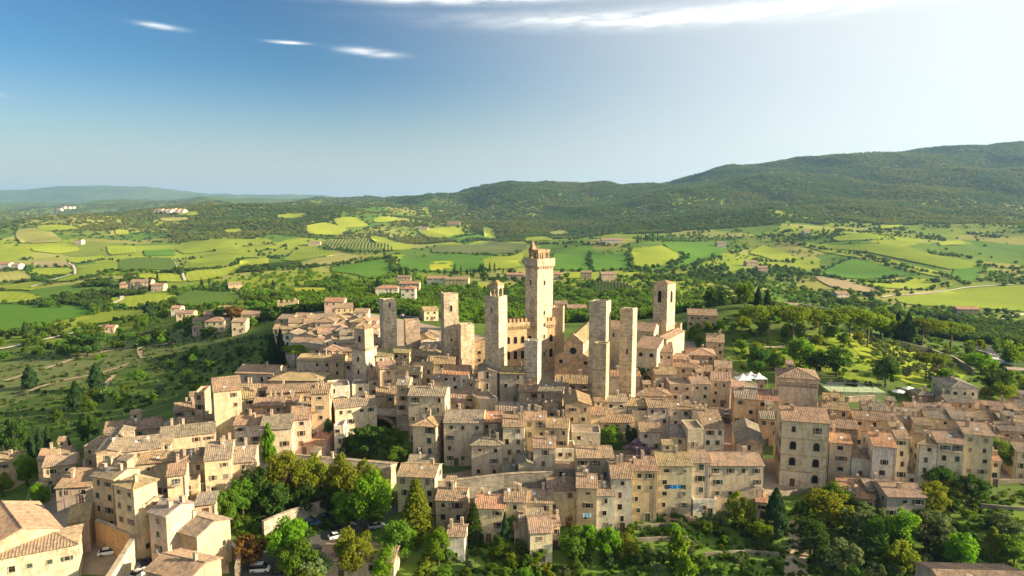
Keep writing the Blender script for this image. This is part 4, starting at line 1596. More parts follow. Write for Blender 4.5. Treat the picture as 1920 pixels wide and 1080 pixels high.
# ---- houses out in the country, each named by what stands near it
COUNTRY = [
    (704, 746, 541, 8, 12, 5, 'hip', 'w', 'r', 'square white villa with terracotta roof left of the cube-shaped white house'),
    (752, 778, 542, 12, 12, 2, 'hip', 'w', 'r', 'cube-shaped white villa among the trees behind the towers'),
    (748, 786, 532, 9, 10, 0, 'gx', 'p', 'r', 'long pinkish house directly behind the cube-shaped white villa'),
    (800, 836, 522, 8, 12, -4, 'gx', 'w', 'r', 'white farmhouse wing of the hamlet above the slender bell tower'),
    (834, 878, 524, 8, 12, -4, 'gx', 'o', 'b', 'long tan farmhouse of the hamlet above the slender bell tower'),
    (745, 770, 520, 7, 10, 4, 'gx', 'p', 'b', 'pink cottage half hidden in trees above the white villas'),
    (1128, 1156, 514, 9, 12, 6, 'gx', 'p', 'p', 'pink farmhouse above the small vineyard behind the twin towers'),
    (1090, 1110, 511, 8, 10, 0, 'gx', 't', 'b', 'stone cottage left of the pink farmhouse above the vineyard'),
    (950, 984, 515, 7, 11, -3, 'gx', 'p', 'r', 'low pink house peeping out left of the tallest tower'),
    (1040, 1052, 514, 7, 10, 0, 'gx', 'p', 'r', 'small pink house peeping out right of the tallest tower'),
    (224, 252, 533, 8, 14, 10, 'gx', 'o', 'p', 'ochre barn of the farm among cypresses in the left valley'),
    (244, 282, 529, 10, 14, 8, 'gx', 'c', 'b', 'large cream farmhouse among cypresses in the left valley'),
    (283, 306, 535, 7, 12, 5, 'gx', 'p', 'r', 'small pink house at the cypress farm in the left valley'),
    (428, 454, 534, 7, 12, 25, 'gx', 'o', 'p', 'lone ochre farmhouse at the edge of the left valley woods'),
    (140, 152, 451, 9, 16, 0, 'gx', 'w', 'r', 'tiny white farmhouse on the distant left meadow'),
    (-6, 16, 495, 9, 16, 0, 'gx', 'w', 'r', 'white farmhouse at the left edge by the tan field'),
    (20, 34, 497, 8, 16, 0, 'gx', 'w', 'b', 'small white barn by the tan field at the left edge'),
    (578, 600, 455, 9, 18, 5, 'gx', 'c', 'p', 'cream farmhouse at the corner of the hillside vineyard'),
    (785, 802, 428, 9, 20, 0, 'gx', 'c', 'b', 'distant cream house left of the long hilltop farmhouse'),
    (838, 862, 417, 10, 20, 0, 'gx', 'p', 'b', 'long pale farmhouse on the hilltop meadow'),
    (1128, 1168, 450, 10, 20, 0, 'gx', 'w', 'b', 'distant white farm estate at the foot of the dark hill'),
    (1345, 1362, 456, 9, 18, 0, 'gx', 'w', 'b', 'distant white house at the top of the dark green field'),
    (1508, 1520, 434, 9, 18, 0, 'gx', 'w', 'r', 'lone white house high on the right hillside'),
    (1570, 1592, 551, 6, 12, 5, 'gx', 'w', 'r', 'white cottage with red roof below the ploughed tan field'),
    (1400, 1422, 492, 8, 16, 0, 'gx', 'c', 'b', 'cream farmhouse among trees left of the lime meadow'),
    (1422, 1440, 502, 8, 14, 0, 'gx', 'p', 'b', 'pink farmhouse below the lime meadow on the right'),
    (1796, 1838, 580, 7, 12, -5, 'gx', 'p', 'r', 'pink farmhouse by the wide green field on the right'),
    (1040, 1064, 570, 7, 12, 0, 'gx', 'c', 'b', 'cream house just behind the cathedral roofs'),
    (1064, 1100, 578, 6, 12, 0, 'gx', 't', 'b', 'low tan house behind the cathedral beside the twin towers'),
    (842, 858, 600, 6, 9, 0, 'gx', 'o', 'o', 'small ochre house behind the flat-topped square tower'),
    (795, 822, 583, 6, 10, 20, 'gx', 'y', 'o', 'yellow house beside the car park behind the towers'),
    (664, 690, 586, 7, 10, 5, 'gx', 'w', 'b', 'white house by the trees left of the square tower'),
    (630, 662, 578, 8, 12, 15, 'gx', 'o', 'b', 'big tan gabled house at the top of the far quarter'),
    (608, 645, 566, 7, 11, 5, 'gx', 'p', 'r', 'pinkish house in trees at the top of the far quarter'),
    (330, 362, 588, 6, 10, 8, 'gx', 'c', 'p', 'low cream house at the left end of the ridge hamlet'),
    (360, 396, 601, 7, 10, 4, 'gx', 'g', 'b', 'grey two-storey house in the ridge hamlet'),
    (382, 412, 591, 7, 12, 16, 'gx', 'p', 'p', 'pinkish long-roofed house in the ridge hamlet'),
    (384, 420, 603, 9, 11, 3, 'hip', 'y', 'b', 'pale yellow hip-roofed house in the ridge hamlet'),
    (360, 378, 615, 6, 8, 0, 'gx', 'c', 'b', 'small cottage below the pale yellow house in the ridge hamlet'),
    (410, 432, 584, 8, 16, 24, 'gx', 'c', 'p', 'cream barn with pink roof at the back of the ridge hamlet'),
    (434, 460, 604, 9, 11, 8, 'gx', 'c', 'p', 'cream house at the right end of the ridge hamlet'),
    (452, 486, 590, 8, 10, 8, 'gx', 't', 'b', 'brown-roofed house behind the right end of the ridge hamlet'),
    (320, 338, 578, 7, 9, 5, 'gx', 'w', 'r', 'white house with chimney left of the ridge hamlet'),
    (196, 214, 614, 5, 8, 10, 'gx', 'p', 'r', 'small pink shed on the left slope below the road'),
    (1290, 1345, 592, 6, 14, -12, 'gx', 't', 'b', 'low stone house below the fortress wall'),
    (1600, 1640, 600, 5, 12, -4, 'gx', 't', 'b', 'low stone building behind the umbrella pines'),
]
for c in COUNTRY:
    house(*c[:9], label=c[9], group=None, chim=0)
# far hill villages, a few tiny houses each
for i, (x, y, n, what) in enumerate(((118, 390, 4, 'left'), (300, 394, 7, 'right'))):
    for k in range(n):
        house(x - 12 + k * 8, x - 5 + k * 8, y + rng.uniform(-2, 2), 14, 40, 0, 'gx', 'w', 'r', label=f'tiny pale house of the {what} hilltop village on the horizon',
              group=f'houses of the {what} hilltop village', chim=0, win=0)

# ---- landmarks
def rings(mb, W, D, z, out, hgt, t=0.25):
    mb.box(-out, W + out, -out, 0, z, z + hgt); mb.box(-out, W + out, D, D + out, z, z + hgt)
    mb.box(-out, 0, 0, D, z, z + hgt); mb.box(W, W + out, 0, D, z, z + hgt)


STONE = (0.56, 0.49, 0.375)
PALE = (0.68, 0.58, 0.43)


def belfry(root, W, D, z0, h, col, n, arch_w, frac=0.72, rh=2.2, roofcol=(0.34, 0.24, 0.10), pyramid=True):
    """arched bell chamber of four piers with arches and a pyramid cap"""
    w, d = W * frac, D * frac
    x0, y0 = (W - w) / 2, (D - d) / 2
    b = MB()
    p = (w - arch_w * n) / (n + 1)
    for side in range(4):
        for k in range(n + 1):
            s = k * (p + arch_w)
            if side == 0: b.box(x0 + s, x0 + s + p, y0, y0 + 0.5, z0, z0 + h)
            if side == 1: b.box(x0 + w - 0.5, x0 + w, y0 + s * d / w, y0 + (s + p) * d / w, z0, z0 + h - 0.002)
            if side == 2: b.box(x0 + s, x0 + s + p, y0 + d - 0.5, y0 + d, z0, z0 + h - 0.001)
            if side == 3: b.box(x0, x0 + 0.5, y0 + s * d / w, y0 + (s + p) * d / w, z0, z0 + h - 0.003)
    b.box(x0 - 0.1, x0 + w + 0.1, y0 - 0.1, y0 + d + 0.1, z0 + h, z0 + h + 0.9)
    b.box(x0 - 0.25, x0 + w + 0.25, y0 - 0.25, y0 + d + 0.25, z0 + h + 0.9, z0 + h + 1.1)
    # haunches that turn each opening into an arch
    for side in range(4):
        for k in range(n):
            s = p + k * (p + arch_w)
            for j in range(6):
                a0, a1 = math.pi * j / 6, math.pi * (j + 1) / 6
                r = arch_w / 2
                q = [(s + r + r * math.cos(a0), h - r + r * math.sin(a0)), (s + r + r * math.cos(a1), h - r + r * math.sin(a1)), (s + r + r * math.cos(a1), h), (s + r + r * math.cos(a0), h)]
                vs = []
                for dep in (0.02, 0.48):
                    for (u, zz) in q:
                        if side == 0: vs.append((x0 + u, y0 + dep, z0 + zz))
                        elif side == 2: vs.append((x0 + u, y0 + d - dep, z0 + zz))
                        elif side == 1: vs.append((x0 + w - dep, y0 + u * d / w, z0 + zz))
                        else: vs.append((x0 + dep, y0 + u * d / w, z0 + zz))
                b.add(vs, [(0, 1, 2, 3), (7, 6, 5, 4), (0, 4, 5, 1), (1, 5, 6, 2), (2, 6, 7, 3), (3, 7, 4, 0)])
    bo = obj('belfry', b.mesh('belfry', M['stone']), root, (0, 0, 0), 0, col)
    bell = MB()
    cx, cy = W / 2, D / 2
    bell.tube([(cx, cy, z0 + h * 0.25), (cx, cy, z0 + h * 0.32), (cx, cy, z0 + h * 0.6), (cx, cy, z0 + h * 0.66), (cx, cy, z0 + h)], [0.62, 0.58, 0.36, 0.15, 0.05], 10)
    obj('bell', bell.mesh('bell', M['metal'], True), bo)
    if pyramid:
        r = MB()
        zt = z0 + h + 1.1
        ov = 0.4
        c = (W / 2, D / 2, zt + rh)
        r.add([(x0 - ov, y0 - ov, zt), (x0 + w + ov, y0 - ov, zt), (x0 + w + ov, y0 + d + ov, zt), (x0 - ov, y0 + d + ov, zt), c], [(0, 1, 4), (1, 2, 4), (2, 3, 4), (3, 0, 4), (3, 2, 1, 0)])
        obj('roof', r.mesh('roof', M['roof']), root, (0, 0, 0), 0, roofcol)
    return bo


# tallest tower
t, W, D, hh, top, mw = tower(985, 1008, 1037, 494, 272, label='tallest stone tower with corbelled gallery and open arched belfry', name='bell_tower')
plain_shaft(t, W, D, top, PALE)
occ(t.children[0].data, mw @ Matrix.Translation((0, 0, -top)))
mb = MB()
rings(mb, W, D, top - 1.2, 0.55, 3.0)
for k in range(9):
    s = W * (k + 0.5) / 9 - 0.2; q = D * (k + 0.5) / 9 - 0.2
    mb.box(s, s + 0.4, -0.5, 0.0, top - 2.3, top - 1.2); mb.box(W, W + 0.5, q, q + 0.4, top - 2.3, top - 1.2); mb.box(-0.5, 0, q, q + 0.4, top - 2.3, top - 1.2)
obj('gallery', mb.mesh('gallery', M['stone']), t, (0, 0, 0), 0, STONE)
belfry(t, W, D, top + 0.2, 4.0, (0.40, 0.29, 0.19), 2, 1.7, 0.74, pyramid=False)
mb = MB(); mb.add([(0.9, 0.9, top + 5.2), (3.4, 0.9, top + 5.2), (3.4, 3.4, top + 5.2), (0.9, 3.4, top + 5.2), (2.15, 2.15, top + 8.8)], [(0, 1, 4), (1, 2, 4), (2, 3, 4), (3, 0, 4), (3, 2, 1, 0)])
obj('spire', mb.mesh('spire', M['roof']), t, (0, 0, 0), 0, (0.36, 0.2, 0.12))
for zz in (0.80,):
    slot(t, 0.8, 1.9, W * 0.45, 0, top * zz, 0, True); slot(t, 0.8, 1.9, W, D * 0.45, top * zz, math.pi / 2, True)
for zz in (0.15, 0.31, 0.42, 0.53):
    slot(t, 0.7, 1.6, W, D * 0.45, top * zz, math.pi / 2, True)
mb = MB()
for k in range(7):
    mb.box(W * (k + 0.6) / 8, W * (k + 0.6) / 8 + 0.3, -0.3, 0, top * 0.555, top * 0.555 + 0.5)
obj('corbels', mb.mesh('corbels', M['stone']), t, (0, 0, 0), 0, STONE)

# slender tower with the arched bell chamber
t, W, D, hh, top, mw = tower(909, 935, 951, 557, 240, label='slender pale tower with small pyramid-capped bell chamber', name='bell_tower')
plain_shaft(t, W, D, top, STONE, parapet=0.3)
belfry(t, W, D, top - 0.2, 3.0, (0.52, 0.45, 0.34), 1, 2.3, 0.66, rh=1.9)
slot(t, 0.5, 2.0, W * 0.5, 0, top * 0.84, 0)
mb = MB()
for k in range(6):
    mb.box(W * (k + 0.4) / 6, W * (k + 0.4) / 6 + 0.25, -0.28, 0, top * 0.42, top * 0.42 + 0.4); mb.box(W, W + 0.28, D * (k + 0.4) / 6, D * (k + 0.4) / 6 + 0.25, top * 0.42, top * 0.42 + 0.4)
obj('corbels', mb.mesh('corbels', M['stone']), t, (0, 0, 0), 0, STONE)

TOW = [
    (826, 832, 859, 552, 262, STONE, 'square flat-topped tower left of the slender bell tower', [(1, .5, .80, .9, 2.4), (1, .5, .45, .6, 1.3), (1, .45, .12, .9, 2.0)]),
    (858, 864, 889, 610, 258, PALE, 'short pale stone tower stump beside the square flat-topped tower', []),
    (711, 718, 743, 563, 285, PALE, 'plain tan tower standing alone left of the other towers', [(1, .5, .88, .7, 2.0)]),
    (757, 760, 787, 602, 292, (0.46, 0.37, 0.30), 'blank windowless tower stump right of the lone tan tower', []),
    (1105, 1137, 1146, 567, 222, STONE, 'taller of the twin flat-topped towers, its right edge sunlit', [(0, .55, .52, .7, 1.8)]),
    (1112, 1137, 1143, 646, 214, (0.50, 0.42, 0.29), 'shorter tan tower standing against the taller twin tower', []),
    (1163, 1187, 1195, 581, 224, STONE, 'right and lower of the twin flat-topped towers', [(0, .6, .60, .6, 1.9)]),
    (983, 1008, 1015, 641, 236, (0.62, 0.56, 0.47), 'small pale square tower in front of the town hall', [(0, .6, .25, .6, 0.8)]),
]
for xl, xc, xr, yt, d, col, lab, ops in TOW:
    t, W, D, hh, top, mw = tower(xl, xc, xr, yt, d, label=lab)
    plain_shaft(t, W, D, top, col, parapet=1.2)
    mb = MB()
    for k in range(4):
        for q in range(3):
            mb.box(W * (k + 0.5) / 4 - 0.12, W * (k + 0.5) / 4 + 0.12, -0.05, 0.0, top * (0.3 + 0.2 * q), top * (0.3 + 0.2 * q) + 0.28)
    obj('putlog_holes', mb.mesh('putlog_holes', M['dark']), t)  # blocks on the wall face; the holes' shade is painted in their colour
    mb = MB()
    for i in range(10):   # broken, uneven top courses
        s = W * i / 10
        mb.box(s + 0.02, s + W / 10 - 0.02, 0.02, 0.55, top + 0.002, top + rng.uniform(0.05, 0.5)); mb.box(W - 0.55, W - 0.02, 0.6 + (D - .7) * i / 10, 0.6 + (D - .7) * (i + 0.9) / 10, top + 0.002, top + rng.uniform(0.05, 0.45))
    obj('coping', mb.mesh('coping', M['stone']), t, (0, 0, 0), 0, col)
    for f, x, z, w, h in ops:
        if f == 0: slot(t, w, h, W * x, 0, top * z, 0, True)
        else: slot(t, w, h, W, D * x, top * z, math.pi / 2, True)
    occ(t.children[0].data, mw @ Matrix.Translation((0, 0, -top)))

# campanile of the cathedral
t, W, D, hh, top, mw = tower(1226, 1252, 1267, 533, 285, label='cathedral bell tower with tall single window on each face', name='bell_tower')
plain_shaft(t, W, D, top, (0.58, 0.50, 0.39), parapet=0.2)
slot(t, 1.7, 5.0, W * 0.45, 0, top - 8.0, 0, True); slot(t, 1.7, 5.0, W, D * 0.5, top - 8.0, math.pi / 2, True)
mb = MB(); ov = 0.3
mb.add([(-ov, -ov, top + .05), (W + ov, -ov, top + .05), (W + ov, D + ov, top + .05), (-ov, D + ov, top + .05), (W / 2, D / 2, top + 1.5)], [(0, 1, 4), (1, 2, 4), (2, 3, 4), (3, 0, 4), (3, 2, 1, 0)])
obj('roof', mb.mesh('roof', M['roof']), t, (0, 0, 0), 0, (0.36, 0.25, 0.12))
occ(t.children[0].data, mw @ Matrix.Translation((0, 0, -top)))

# tower house with a stepped top
t, W, D, hh, top, mw = tower(660, 685, 706, 655, 238, label='white stone tower house with a jettied upper block', name='tower_house', cat='tower')
plain_shaft(t, W, D, top, (0.60, 0.545, 0.455), parapet=0.3)
mb = MB(); mb.box(0.7, W - 0.7, 0.7, D - 0.7, top - 0.4, top + 7.0); obj('upper_block', mb.mesh('upper_block', M['stone']), t, (0, 0, 0), 0, (0.47, 0.40, 0.31))
mb = MB(); rings(mb, W, D, top - 0.5, 0.4, 0.7); obj('cornice', mb.mesh('cornice', M['stone']), t, (0, 0, 0), 0, (0.3, 0.25, 0.2))
rm, hf = roof_mesh(W - 1.4, D - 1.4, 'hip', R(17), 0.6, 0.3)
obj('roof', rm.mesh('roof', M['roof']), t, (0.7, 0.7, top + 7.0), 0, ROOFC['o'][1])
for x, z in ((0.45, 0.75), (0.45, 0.5)):
    slot(t, 0.8, 1.8, W * x, 0, top * z, 0, True)
slot(t, 0.8, 1.8, W, D * 0.5, top * 0.6, math.pi / 2)
slot(t, 0.8, 1.8, W, D * 0.5, top * 0.12, math.pi / 2)
slot(t, 1.2, 2.2, W * 0.5, 0.7, top + 2.2, 0)
occ(t.children[0].data, mw @ Matrix.Translation((0, 0, -top)))

# the town hall with battlements
t, W, D, hh, top, mw = tower(946, 1040, 1052, 601, 276, square=False, yaw=17, dep=12, label='orange brick town hall with swallow battlements beside the tallest tower', name='town_hall', cat='building')
ORG = (0.60, 0.42, 0.235)
plain_shaft(t, W, D, top, ORG, 'plaster', parapet=1.4)
mb = MB()
for k in range(13):
    s = W * (k + 0.25) / 13
    mb.box(s, s + W / 26, -0.3, 0.35, top + 0.002, top + 1.5)
    s2 = D * (k + 0.25) / 13
    if k % 2 == 0: mb.box(W - 0.4, W + 0.3, s2, s2 + 0.7, top + 0.002, top + 1.5)
obj('battlements', mb.mesh('battlements', M['plaster']), t, (0, 0, 0), 0, (0.56, 0.36, 0.19))
mb = MB()
for k in range(26):
    s = W * (k + 0.3) / 26
    mb.box(s, s + W / 60, -0.4, 0, top - 2.6, top - 1.5)
mb.box(-0.3, W + 0.3, -0.45, 0.0, top - 1.5, top + 0.001)
obj('corbel_table', mb.mesh('corbel_table', M['stone']), t, (0, 0, 0), 0, (0.62, 0.5, 0.32))
for k in range(7):
    slot(t, 1.5, 2.9, W * (k + 0.5) / 7, 0, top - 8.6, 0, True, 'window'); slot(t, 1.5, 3.4, W * (k + 0.5) / 7, 0, top - 15.0, 0, True, 'window')
occ(t.children[0].data, mw @ Matrix.Translation((0, 0, -top)))
# block at the foot of the tallest tower
house(1036, 1056, 578, 20, 8, -8, 'flat', 'o', 'b', label='tall blank sunlit block joined to the tallest tower', name='annex_block', cat='building', d=276, win=0, chim=0)
# crenellated wall beside the slender tower
house(886, 912, 640, 12, 5, 5, 'flat', 't', 'b', label='battlemented stone house between the pale stump and slender tower', d=262, win=0.5, chim=0)

# cathedral: facade with raised centre, nave, aisles, transept
def church():
    L = at(1040, 668, 258)
    a = R(-17)
    p1 = at(1108, 668, 258)
    v = (math.cos(a), math.sin(a))
    W = abs(solve_len(L, v, 1110, L.z))
    g = min(Hs(L.x, L.y), Hs(L.x + v[0] * W, L.y + v[1] * W)) - 0.8
    root = empty('cathedral', (L.x, L.y, g), a)
    tag(root, 'cathedral with plain gabled stone front, round windows and long nave', 'church')
    ez = L.z - g
    col = (0.62, 0.46, 0.31)
    mb = MB()
    x1, x2 = W * 0.24, W * 0.76
    prof = [(0, 0), (W, 0), (W, ez), (x2, ez + 1.8), (x2, ez + 6.2), (W / 2, ez + 9.2), (x1, ez + 6.2), (x1, ez + 1.8), (0, ez)]
    n = len(prof)
    mb.add([(p[0], 0, p[1]) for p in prof] + [(p[0], 1.0, p[1]) for p in prof], [tuple(range(n)), tuple(range(n, 2 * n))[::-1]] + [(i, n + i, n + (i + 1) % n, (i + 1) % n) for i in range(n)])
    obj('facade', mb.mesh('facade', M['stone']), root, (0, 0, 0), 0, col)
    DN = 46.0
    mb = MB(); mb.box(0.3, W - 0.3, 1.0, DN, 0, ez - 0.3); mb.box(x1, x2, 1.0, DN, ez - 0.29, ez + 5.6)
    wo = obj('wall', mb.mesh('wall', M['stone']), root, (0, 0, 0), 0, (0.56, 0.46, 0.34))
    mb = MB()
    slope(mb, (x1 - .5, DN, ez + 5.6), (x1 - .5, 1.0, ez + 5.6), (W / 2, 1.0, ez + 8.6), (W / 2, DN, ez + 8.6), 0.9)
    slope(mb, (x2 + .5, 1.0, ez + 5.6), (x2 + .5, DN, ez + 5.6), (W / 2, DN, ez + 8.6), (W / 2, 1.0, ez + 8.6), 0.9)
    slope(mb, (-.2, DN, ez - .4), (-.2, 1.0, ez - .4), (x1, 1.0, ez + 1.5), (x1, DN, ez + 1.5), 0.9)
    slope(mb, (W + .2, 1.0, ez - .4), (W + .2, DN, ez - .4), (x2, DN, ez + 1.5), (x2, 1.0, ez + 1.5), 0.9)
    obj('roof', mb.mesh('roof', M['roof']), root, (0, 0, 0), 0, ROOFC['m'][1])
    # round windows and doors
    for x, z, r in ((W * 0.5, ez + 2.6, 1.35), (W * 0.17, ez - 1.8, 0.8), (W * 0.83, ez - 1.8, 0.8)):
        m = MB()
        m.add([(x + r * math.cos(2 * math.pi * k / 16), -0.02, z + r * math.sin(2 * math.pi * k / 16)) for k in range(16)], [tuple(range(16))])
        for k in range(16):
            a0, a1 = 2 * math.pi * k / 16, 2 * math.pi * (k + 1) / 16
            q = [(x + rr * math.cos(aa), yy, z + rr * math.sin(aa)) for rr, aa, yy in ((r, a0, -.12), (r, a1, -.12), (r + .2, a1, -.12), (r + .2, a0, -.12), (r, a0, .02), (r, a1, .02), (r + .2, a1, .02), (r + .2, a0, .02))]
            m.add(q, [(0, 1, 2, 3), (2, 6, 7, 3), (0, 4, 5, 1)], 1)
        obj('round_window', m.mesh('round_window', [M['glass'], M['frame']]), root)
    for x in (W * 0.27, W * 0.73):
        obj('door', door_mesh(1.9, 4.2), root, (x, 0, 0.9), 0, (0.10, 0.05, 0.03))
    mb = MB()
    for k in range(9):
        mb.box(-1.0 + 0.0, W + 1.0, -4.5 + k * 0.5, -4.0 + k * 0.5, -0.5, 0.0 + (k + 1) * 0.12)
    obj('steps', mb.mesh('steps', M['stone']), root, (0, 0, 0), 0, (0.45, 0.36, 0.27))
    mw = Matrix.Translation((L.x, L.y, g)) @ Matrix.Rotation(a, 4, 'Z')
    occ(wo.data, mw)
    for o in root.children:
        if o.name.startswith(('roof', 'facade')):
            occ(o.data, mw)
    return root


church()
# transept and choir of the cathedral, right of the twin towers
house(1225, 1250, 637, 14, 22, -32, 'gy', 'c', 'b', label='gabled transept with one arched window below the cathedral bell tower', name='transept', cat='church', d=262, nf=1, cols=1, arch=True, ww=1.1, wh=2.6, zoff=4.5, chim=0, side=False, door=False)
house(1192, 1232, 655, 11, 10, -26, 'shed', 'c', 'b', label='cathedral aisle with two round windows right of the twin towers', name='cathedral_aisle', cat='church', d=252, nf=1, cols=2, arch=True, ww=1.5, wh=1.5, zoff=3.2, chim=0, side=False, door=False)
house(1232, 1262, 660, 9, 8, -8, 'shed', 'p', 'b', label='low chapel with small round windows under the bell tower', name='chapel', cat='church', d=256, nf=1, cols=2, arch=True, ww=1.0, wh=1.0, zoff=2.6, chim=0, side=False, door=False)
house(1140, 1226, 622, 12, 14, -20, 'gx', 'c', 'b', label='long nave roof seen between and behind the twin towers', name='church_nave', cat='church', d=272, nf=1, cols=4, arch=True, ww=0.8, wh=1.8, zoff=3.2, chim=0, door=False)
house(1262, 1276, 610, 14, 6, -20, 'flat', 't', 'b', label='narrow stone annex at the foot of the cathedral bell tower', name='annex', cat='building', d=290, win=0, chim=0)

# tower block with corbelled cornice
tb = house(1460, 1535, 712, 20, 13, -17, 'hip', 'c', 'p', label='massive cream tower block with corbelled cornice above the palazzo', name='tower_block', cat='building', d=222, nf=1, cols=2, ww=1.0, wh=1.9, zoff=10.8, chim=0, side=False, door=False)
L, W, a = place(1460, 1535, 712, 20, -17, None, 222)
up = tb['_up']
mb = MB()
for k in range(18):
    s = W * (k + 0.25) / 18
    mb.box(s, s + W / 36, -0.35, 0, up - 2.6, up - 1.4)
mb.box(-0.3, W + 0.3, -0.42, 0.0, up - 1.4, up - 0.2)
obj('corbel_table', mb.mesh('corbel_table', M['stone']), tb, (0, 0, 0), 0, (0.56, 0.46, 0.34))
mb = MB(); mb.box(-0.2, W + 0.2, -0.2, 0.0, up - 3.0, up - 2.62); obj('string_course', mb.mesh('string_course', M['stone']), tb, (0, 0, 0), 0, (0.3, 0.24, 0.18))

# pale plinth and string courses of the palazzo
pr = next(r for r in HOUSES if r['raw'][:2] == (1467.0, 1556.0))
mb = MB(); mb.box(-0.008, pr['W'] + 0.008, -0.01, 0.0, 0.0, 5.2); obj('plinth', mb.mesh('plinth', M['plaster']), pr['root'], (0, 0, 0), 0, (0.70, 0.63, 0.52))
mb = MB()
for z in (5.2, 10.0, 14.8):
    mb.box(-0.1, pr['W'] + 0.1, -0.16, 0.0, z, z + 0.22)
obj('string_course', mb.mesh('string_course', M['stone']), pr['root'], (0, 0, 0), 0, (0.5, 0.41, 0.28))

# ruined arch gate at the end of the far quarter
gp = cast(540, 590)
ga = empty('stone_arch', gp, R(8))
tag(ga, 'ruined stone belfry arch at the far end of the town', 'arch')
mb = MB()
mb.box(-6.5, -3, 0, 3, -2, 7.5); mb.box(3, 6.5, 0, 3, -2, 9.0); mb.box(-3, 3, 0, 3, 6.0, 8.0)
for j in range(8):
    a0, a1 = math.pi * j / 8, math.pi * (j + 1) / 8
    q = [(3 * math.cos(a0), 3 + 3 * math.sin(a0)), (3 * math.cos(a1), 3 + 3 * math.sin(a1)), (3 * math.cos(a1), 6.01), (3 * math.cos(a0), 6.01)]
    mb.add([(x, 0.02, z) for x, z in q] + [(x, 2.98, z) for x, z in q], [(0, 1, 2, 3), (7, 6, 5, 4), (0, 4, 5, 1), (2, 6, 7, 3)])
for k in range(4):
    mb.box(-6.5 + k * 3.4, -5.2 + k * 3.4, 0.2, 2.8, 7.4 + (k > 2) * 1.4, 9.2 + (k > 2) * 1.0)
obj('masonry', mb.mesh('masonry', M['stone']), ga, (0, 0, 0), 0, (0.5, 0.4, 0.26))

# ---- now decide the windows: keep those that can be seen from about here
bvh = BVHTree.FromPolygons(OCC_V, OCC_F)
kept = 0
bpy.context.view_layer.update()
EYES = [Vector((dx, dy, CAMZ + dz)) for dx, dy, dz in ((0, 0, 0), (-22, 0, 0), (22, 0, 0), (0, 0, 14))]
for root, loc, rot, w, h, arch, style, sh, near in PENDING:
    up = root['_up']
    mw = Matrix.Translation(root.location) @ Matrix.Rotation(root.rotation_euler.z, 4, 'Z')
    nrm = Vector((math.sin(rot), -math.cos(rot), 0))
    pw = mw @ (Vector(loc) + Vector((0, 0, up + h * 0.55)) + nrm * 0.25)
    ok = False
    for e in EYES:
        v = e - pw
        if v.dot(mw.to_3x3() @ nrm) < 0:
            continue
        if bvh.ray_cast(pw, v.normalized(), v.length)[0] is None:
            ok = True
            break
    if not ok:
        continue
    kept += 1
    L3 = (loc[0], loc[1], loc[2] + up)
    if style == 2.0:
        obj('door', door_mesh(w, h), root, L3, rot, sh)
        continue
    if not near and not arch:
        o = obj('window', win_mesh(w, h, arch), root, L3, rot)
        obj('pane', pane_mesh(w, h, arch), o)
        continue
    o = obj('window', win_mesh(w, h, arch), root, L3, rot)
    if arch or style > 0.50 or style < 0.14:
        obj('pane', pane_mesh(w, h, arch), o)
    if near and not arch and style > 0.93:
        obj('balcony', balcony_mesh(), root, L3, rot)
    if not arch:
        if 0.14 <= style <= 0.50:       # closed shutters
            for s in (-1, 1):
                obj('shutter', shutter_mesh(w, h, True), o, (s * w / 4, 0, 0), 0, sh)
        elif style > 0.70:              # folded back
            for s in (-1, 1):
                obj('shutter', shutter_mesh(w, h, False), o, (s * (w * 0.75 + 0.13), 0, 0), 0, sh)
print('windows kept', kept, 'of', len(PENDING))

# ---- labels of the houses: place in their cluster, counted from the left
by = {}
for hrec in HOUSES:
    by.setdefault(hrec['cluster'], []).append(hrec)
for cl_, L_ in by.items():
    if cl_ is None:
        continue
    L_.sort(key=lambda r: r['px'])
    for i, r in enumerate(L_):
        r['label'] = f"{r['look']}, {r['roof']}, {ORD[i]} from left {CLUSTERS[cl_]}"
        r['group'] = 'houses ' + CLUSTERS[cl_]
for r in HOUSES:
    tag(r['root'], r['label'], r['cat'], r['group'])
    for k in ('_up', '_c'):
        if k in r['root']:
            del r['root'][k]
for o in COL.objects:
    if '_top' in o:
        del o['_top']

# ------------------------------------------------------------------ vegetation
LEAF = {
    'broad': mat_leaf('broad_leaves', (0.095, 0.17, 0.02), (0.155, 0.235, 0.028), 0.55),
    'bright': mat_leaf('bright_leaves', (0.125, 0.225, 0.016), (0.20, 0.30, 0.022), 0.55, 0.2),
    'gold': mat_leaf('golden_green_leaves', (0.15, 0.195, 0.018), (0.235, 0.26, 0.028), 0.55, 0.12),
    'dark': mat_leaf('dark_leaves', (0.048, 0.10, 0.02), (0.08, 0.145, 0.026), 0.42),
    'olive': mat_leaf('olive_leaves', (0.12, 0.16, 0.06), (0.17, 0.205, 0.085), 0.42),
    'cyp': mat_leaf('cypress_leaves', (0.022, 0.046, 0.016), (0.036, 0.062, 0.02), 0.15),
    'pine': mat_leaf('pine_needles', (0.13, 0.19, 0.02), (0.19, 0.25, 0.03), 0.45),
    'russet': mat_leaf('russet_leaves', (0.12, 0.066, 0.022), (0.16, 0.09, 0.03), 0.35),
    'wist': mat_leaf('wisteria_blossom', (0.30, 0.20, 0.34), (0.42, 0.30, 0.42), 0.35, 0.1),
    'hill': mat_leaf('hill_wood_leaves', (0.105, 0.165, 0.04), (0.135, 0.195, 0.045), 0.4, 0.08),
    'hill2': mat_leaf('hill_sun_tint_leaves', (0.18, 0.20, 0.04), (0.23, 0.23, 0.05), 0.4, 0.15),  # the hill's sunlit patches, put into a lighter leaf colour
    'wood': mat_leaf('woodland_leaves', (0.062, 0.108, 0.021), (0.10, 0.15, 0.027), 0.4, 0.35),
}


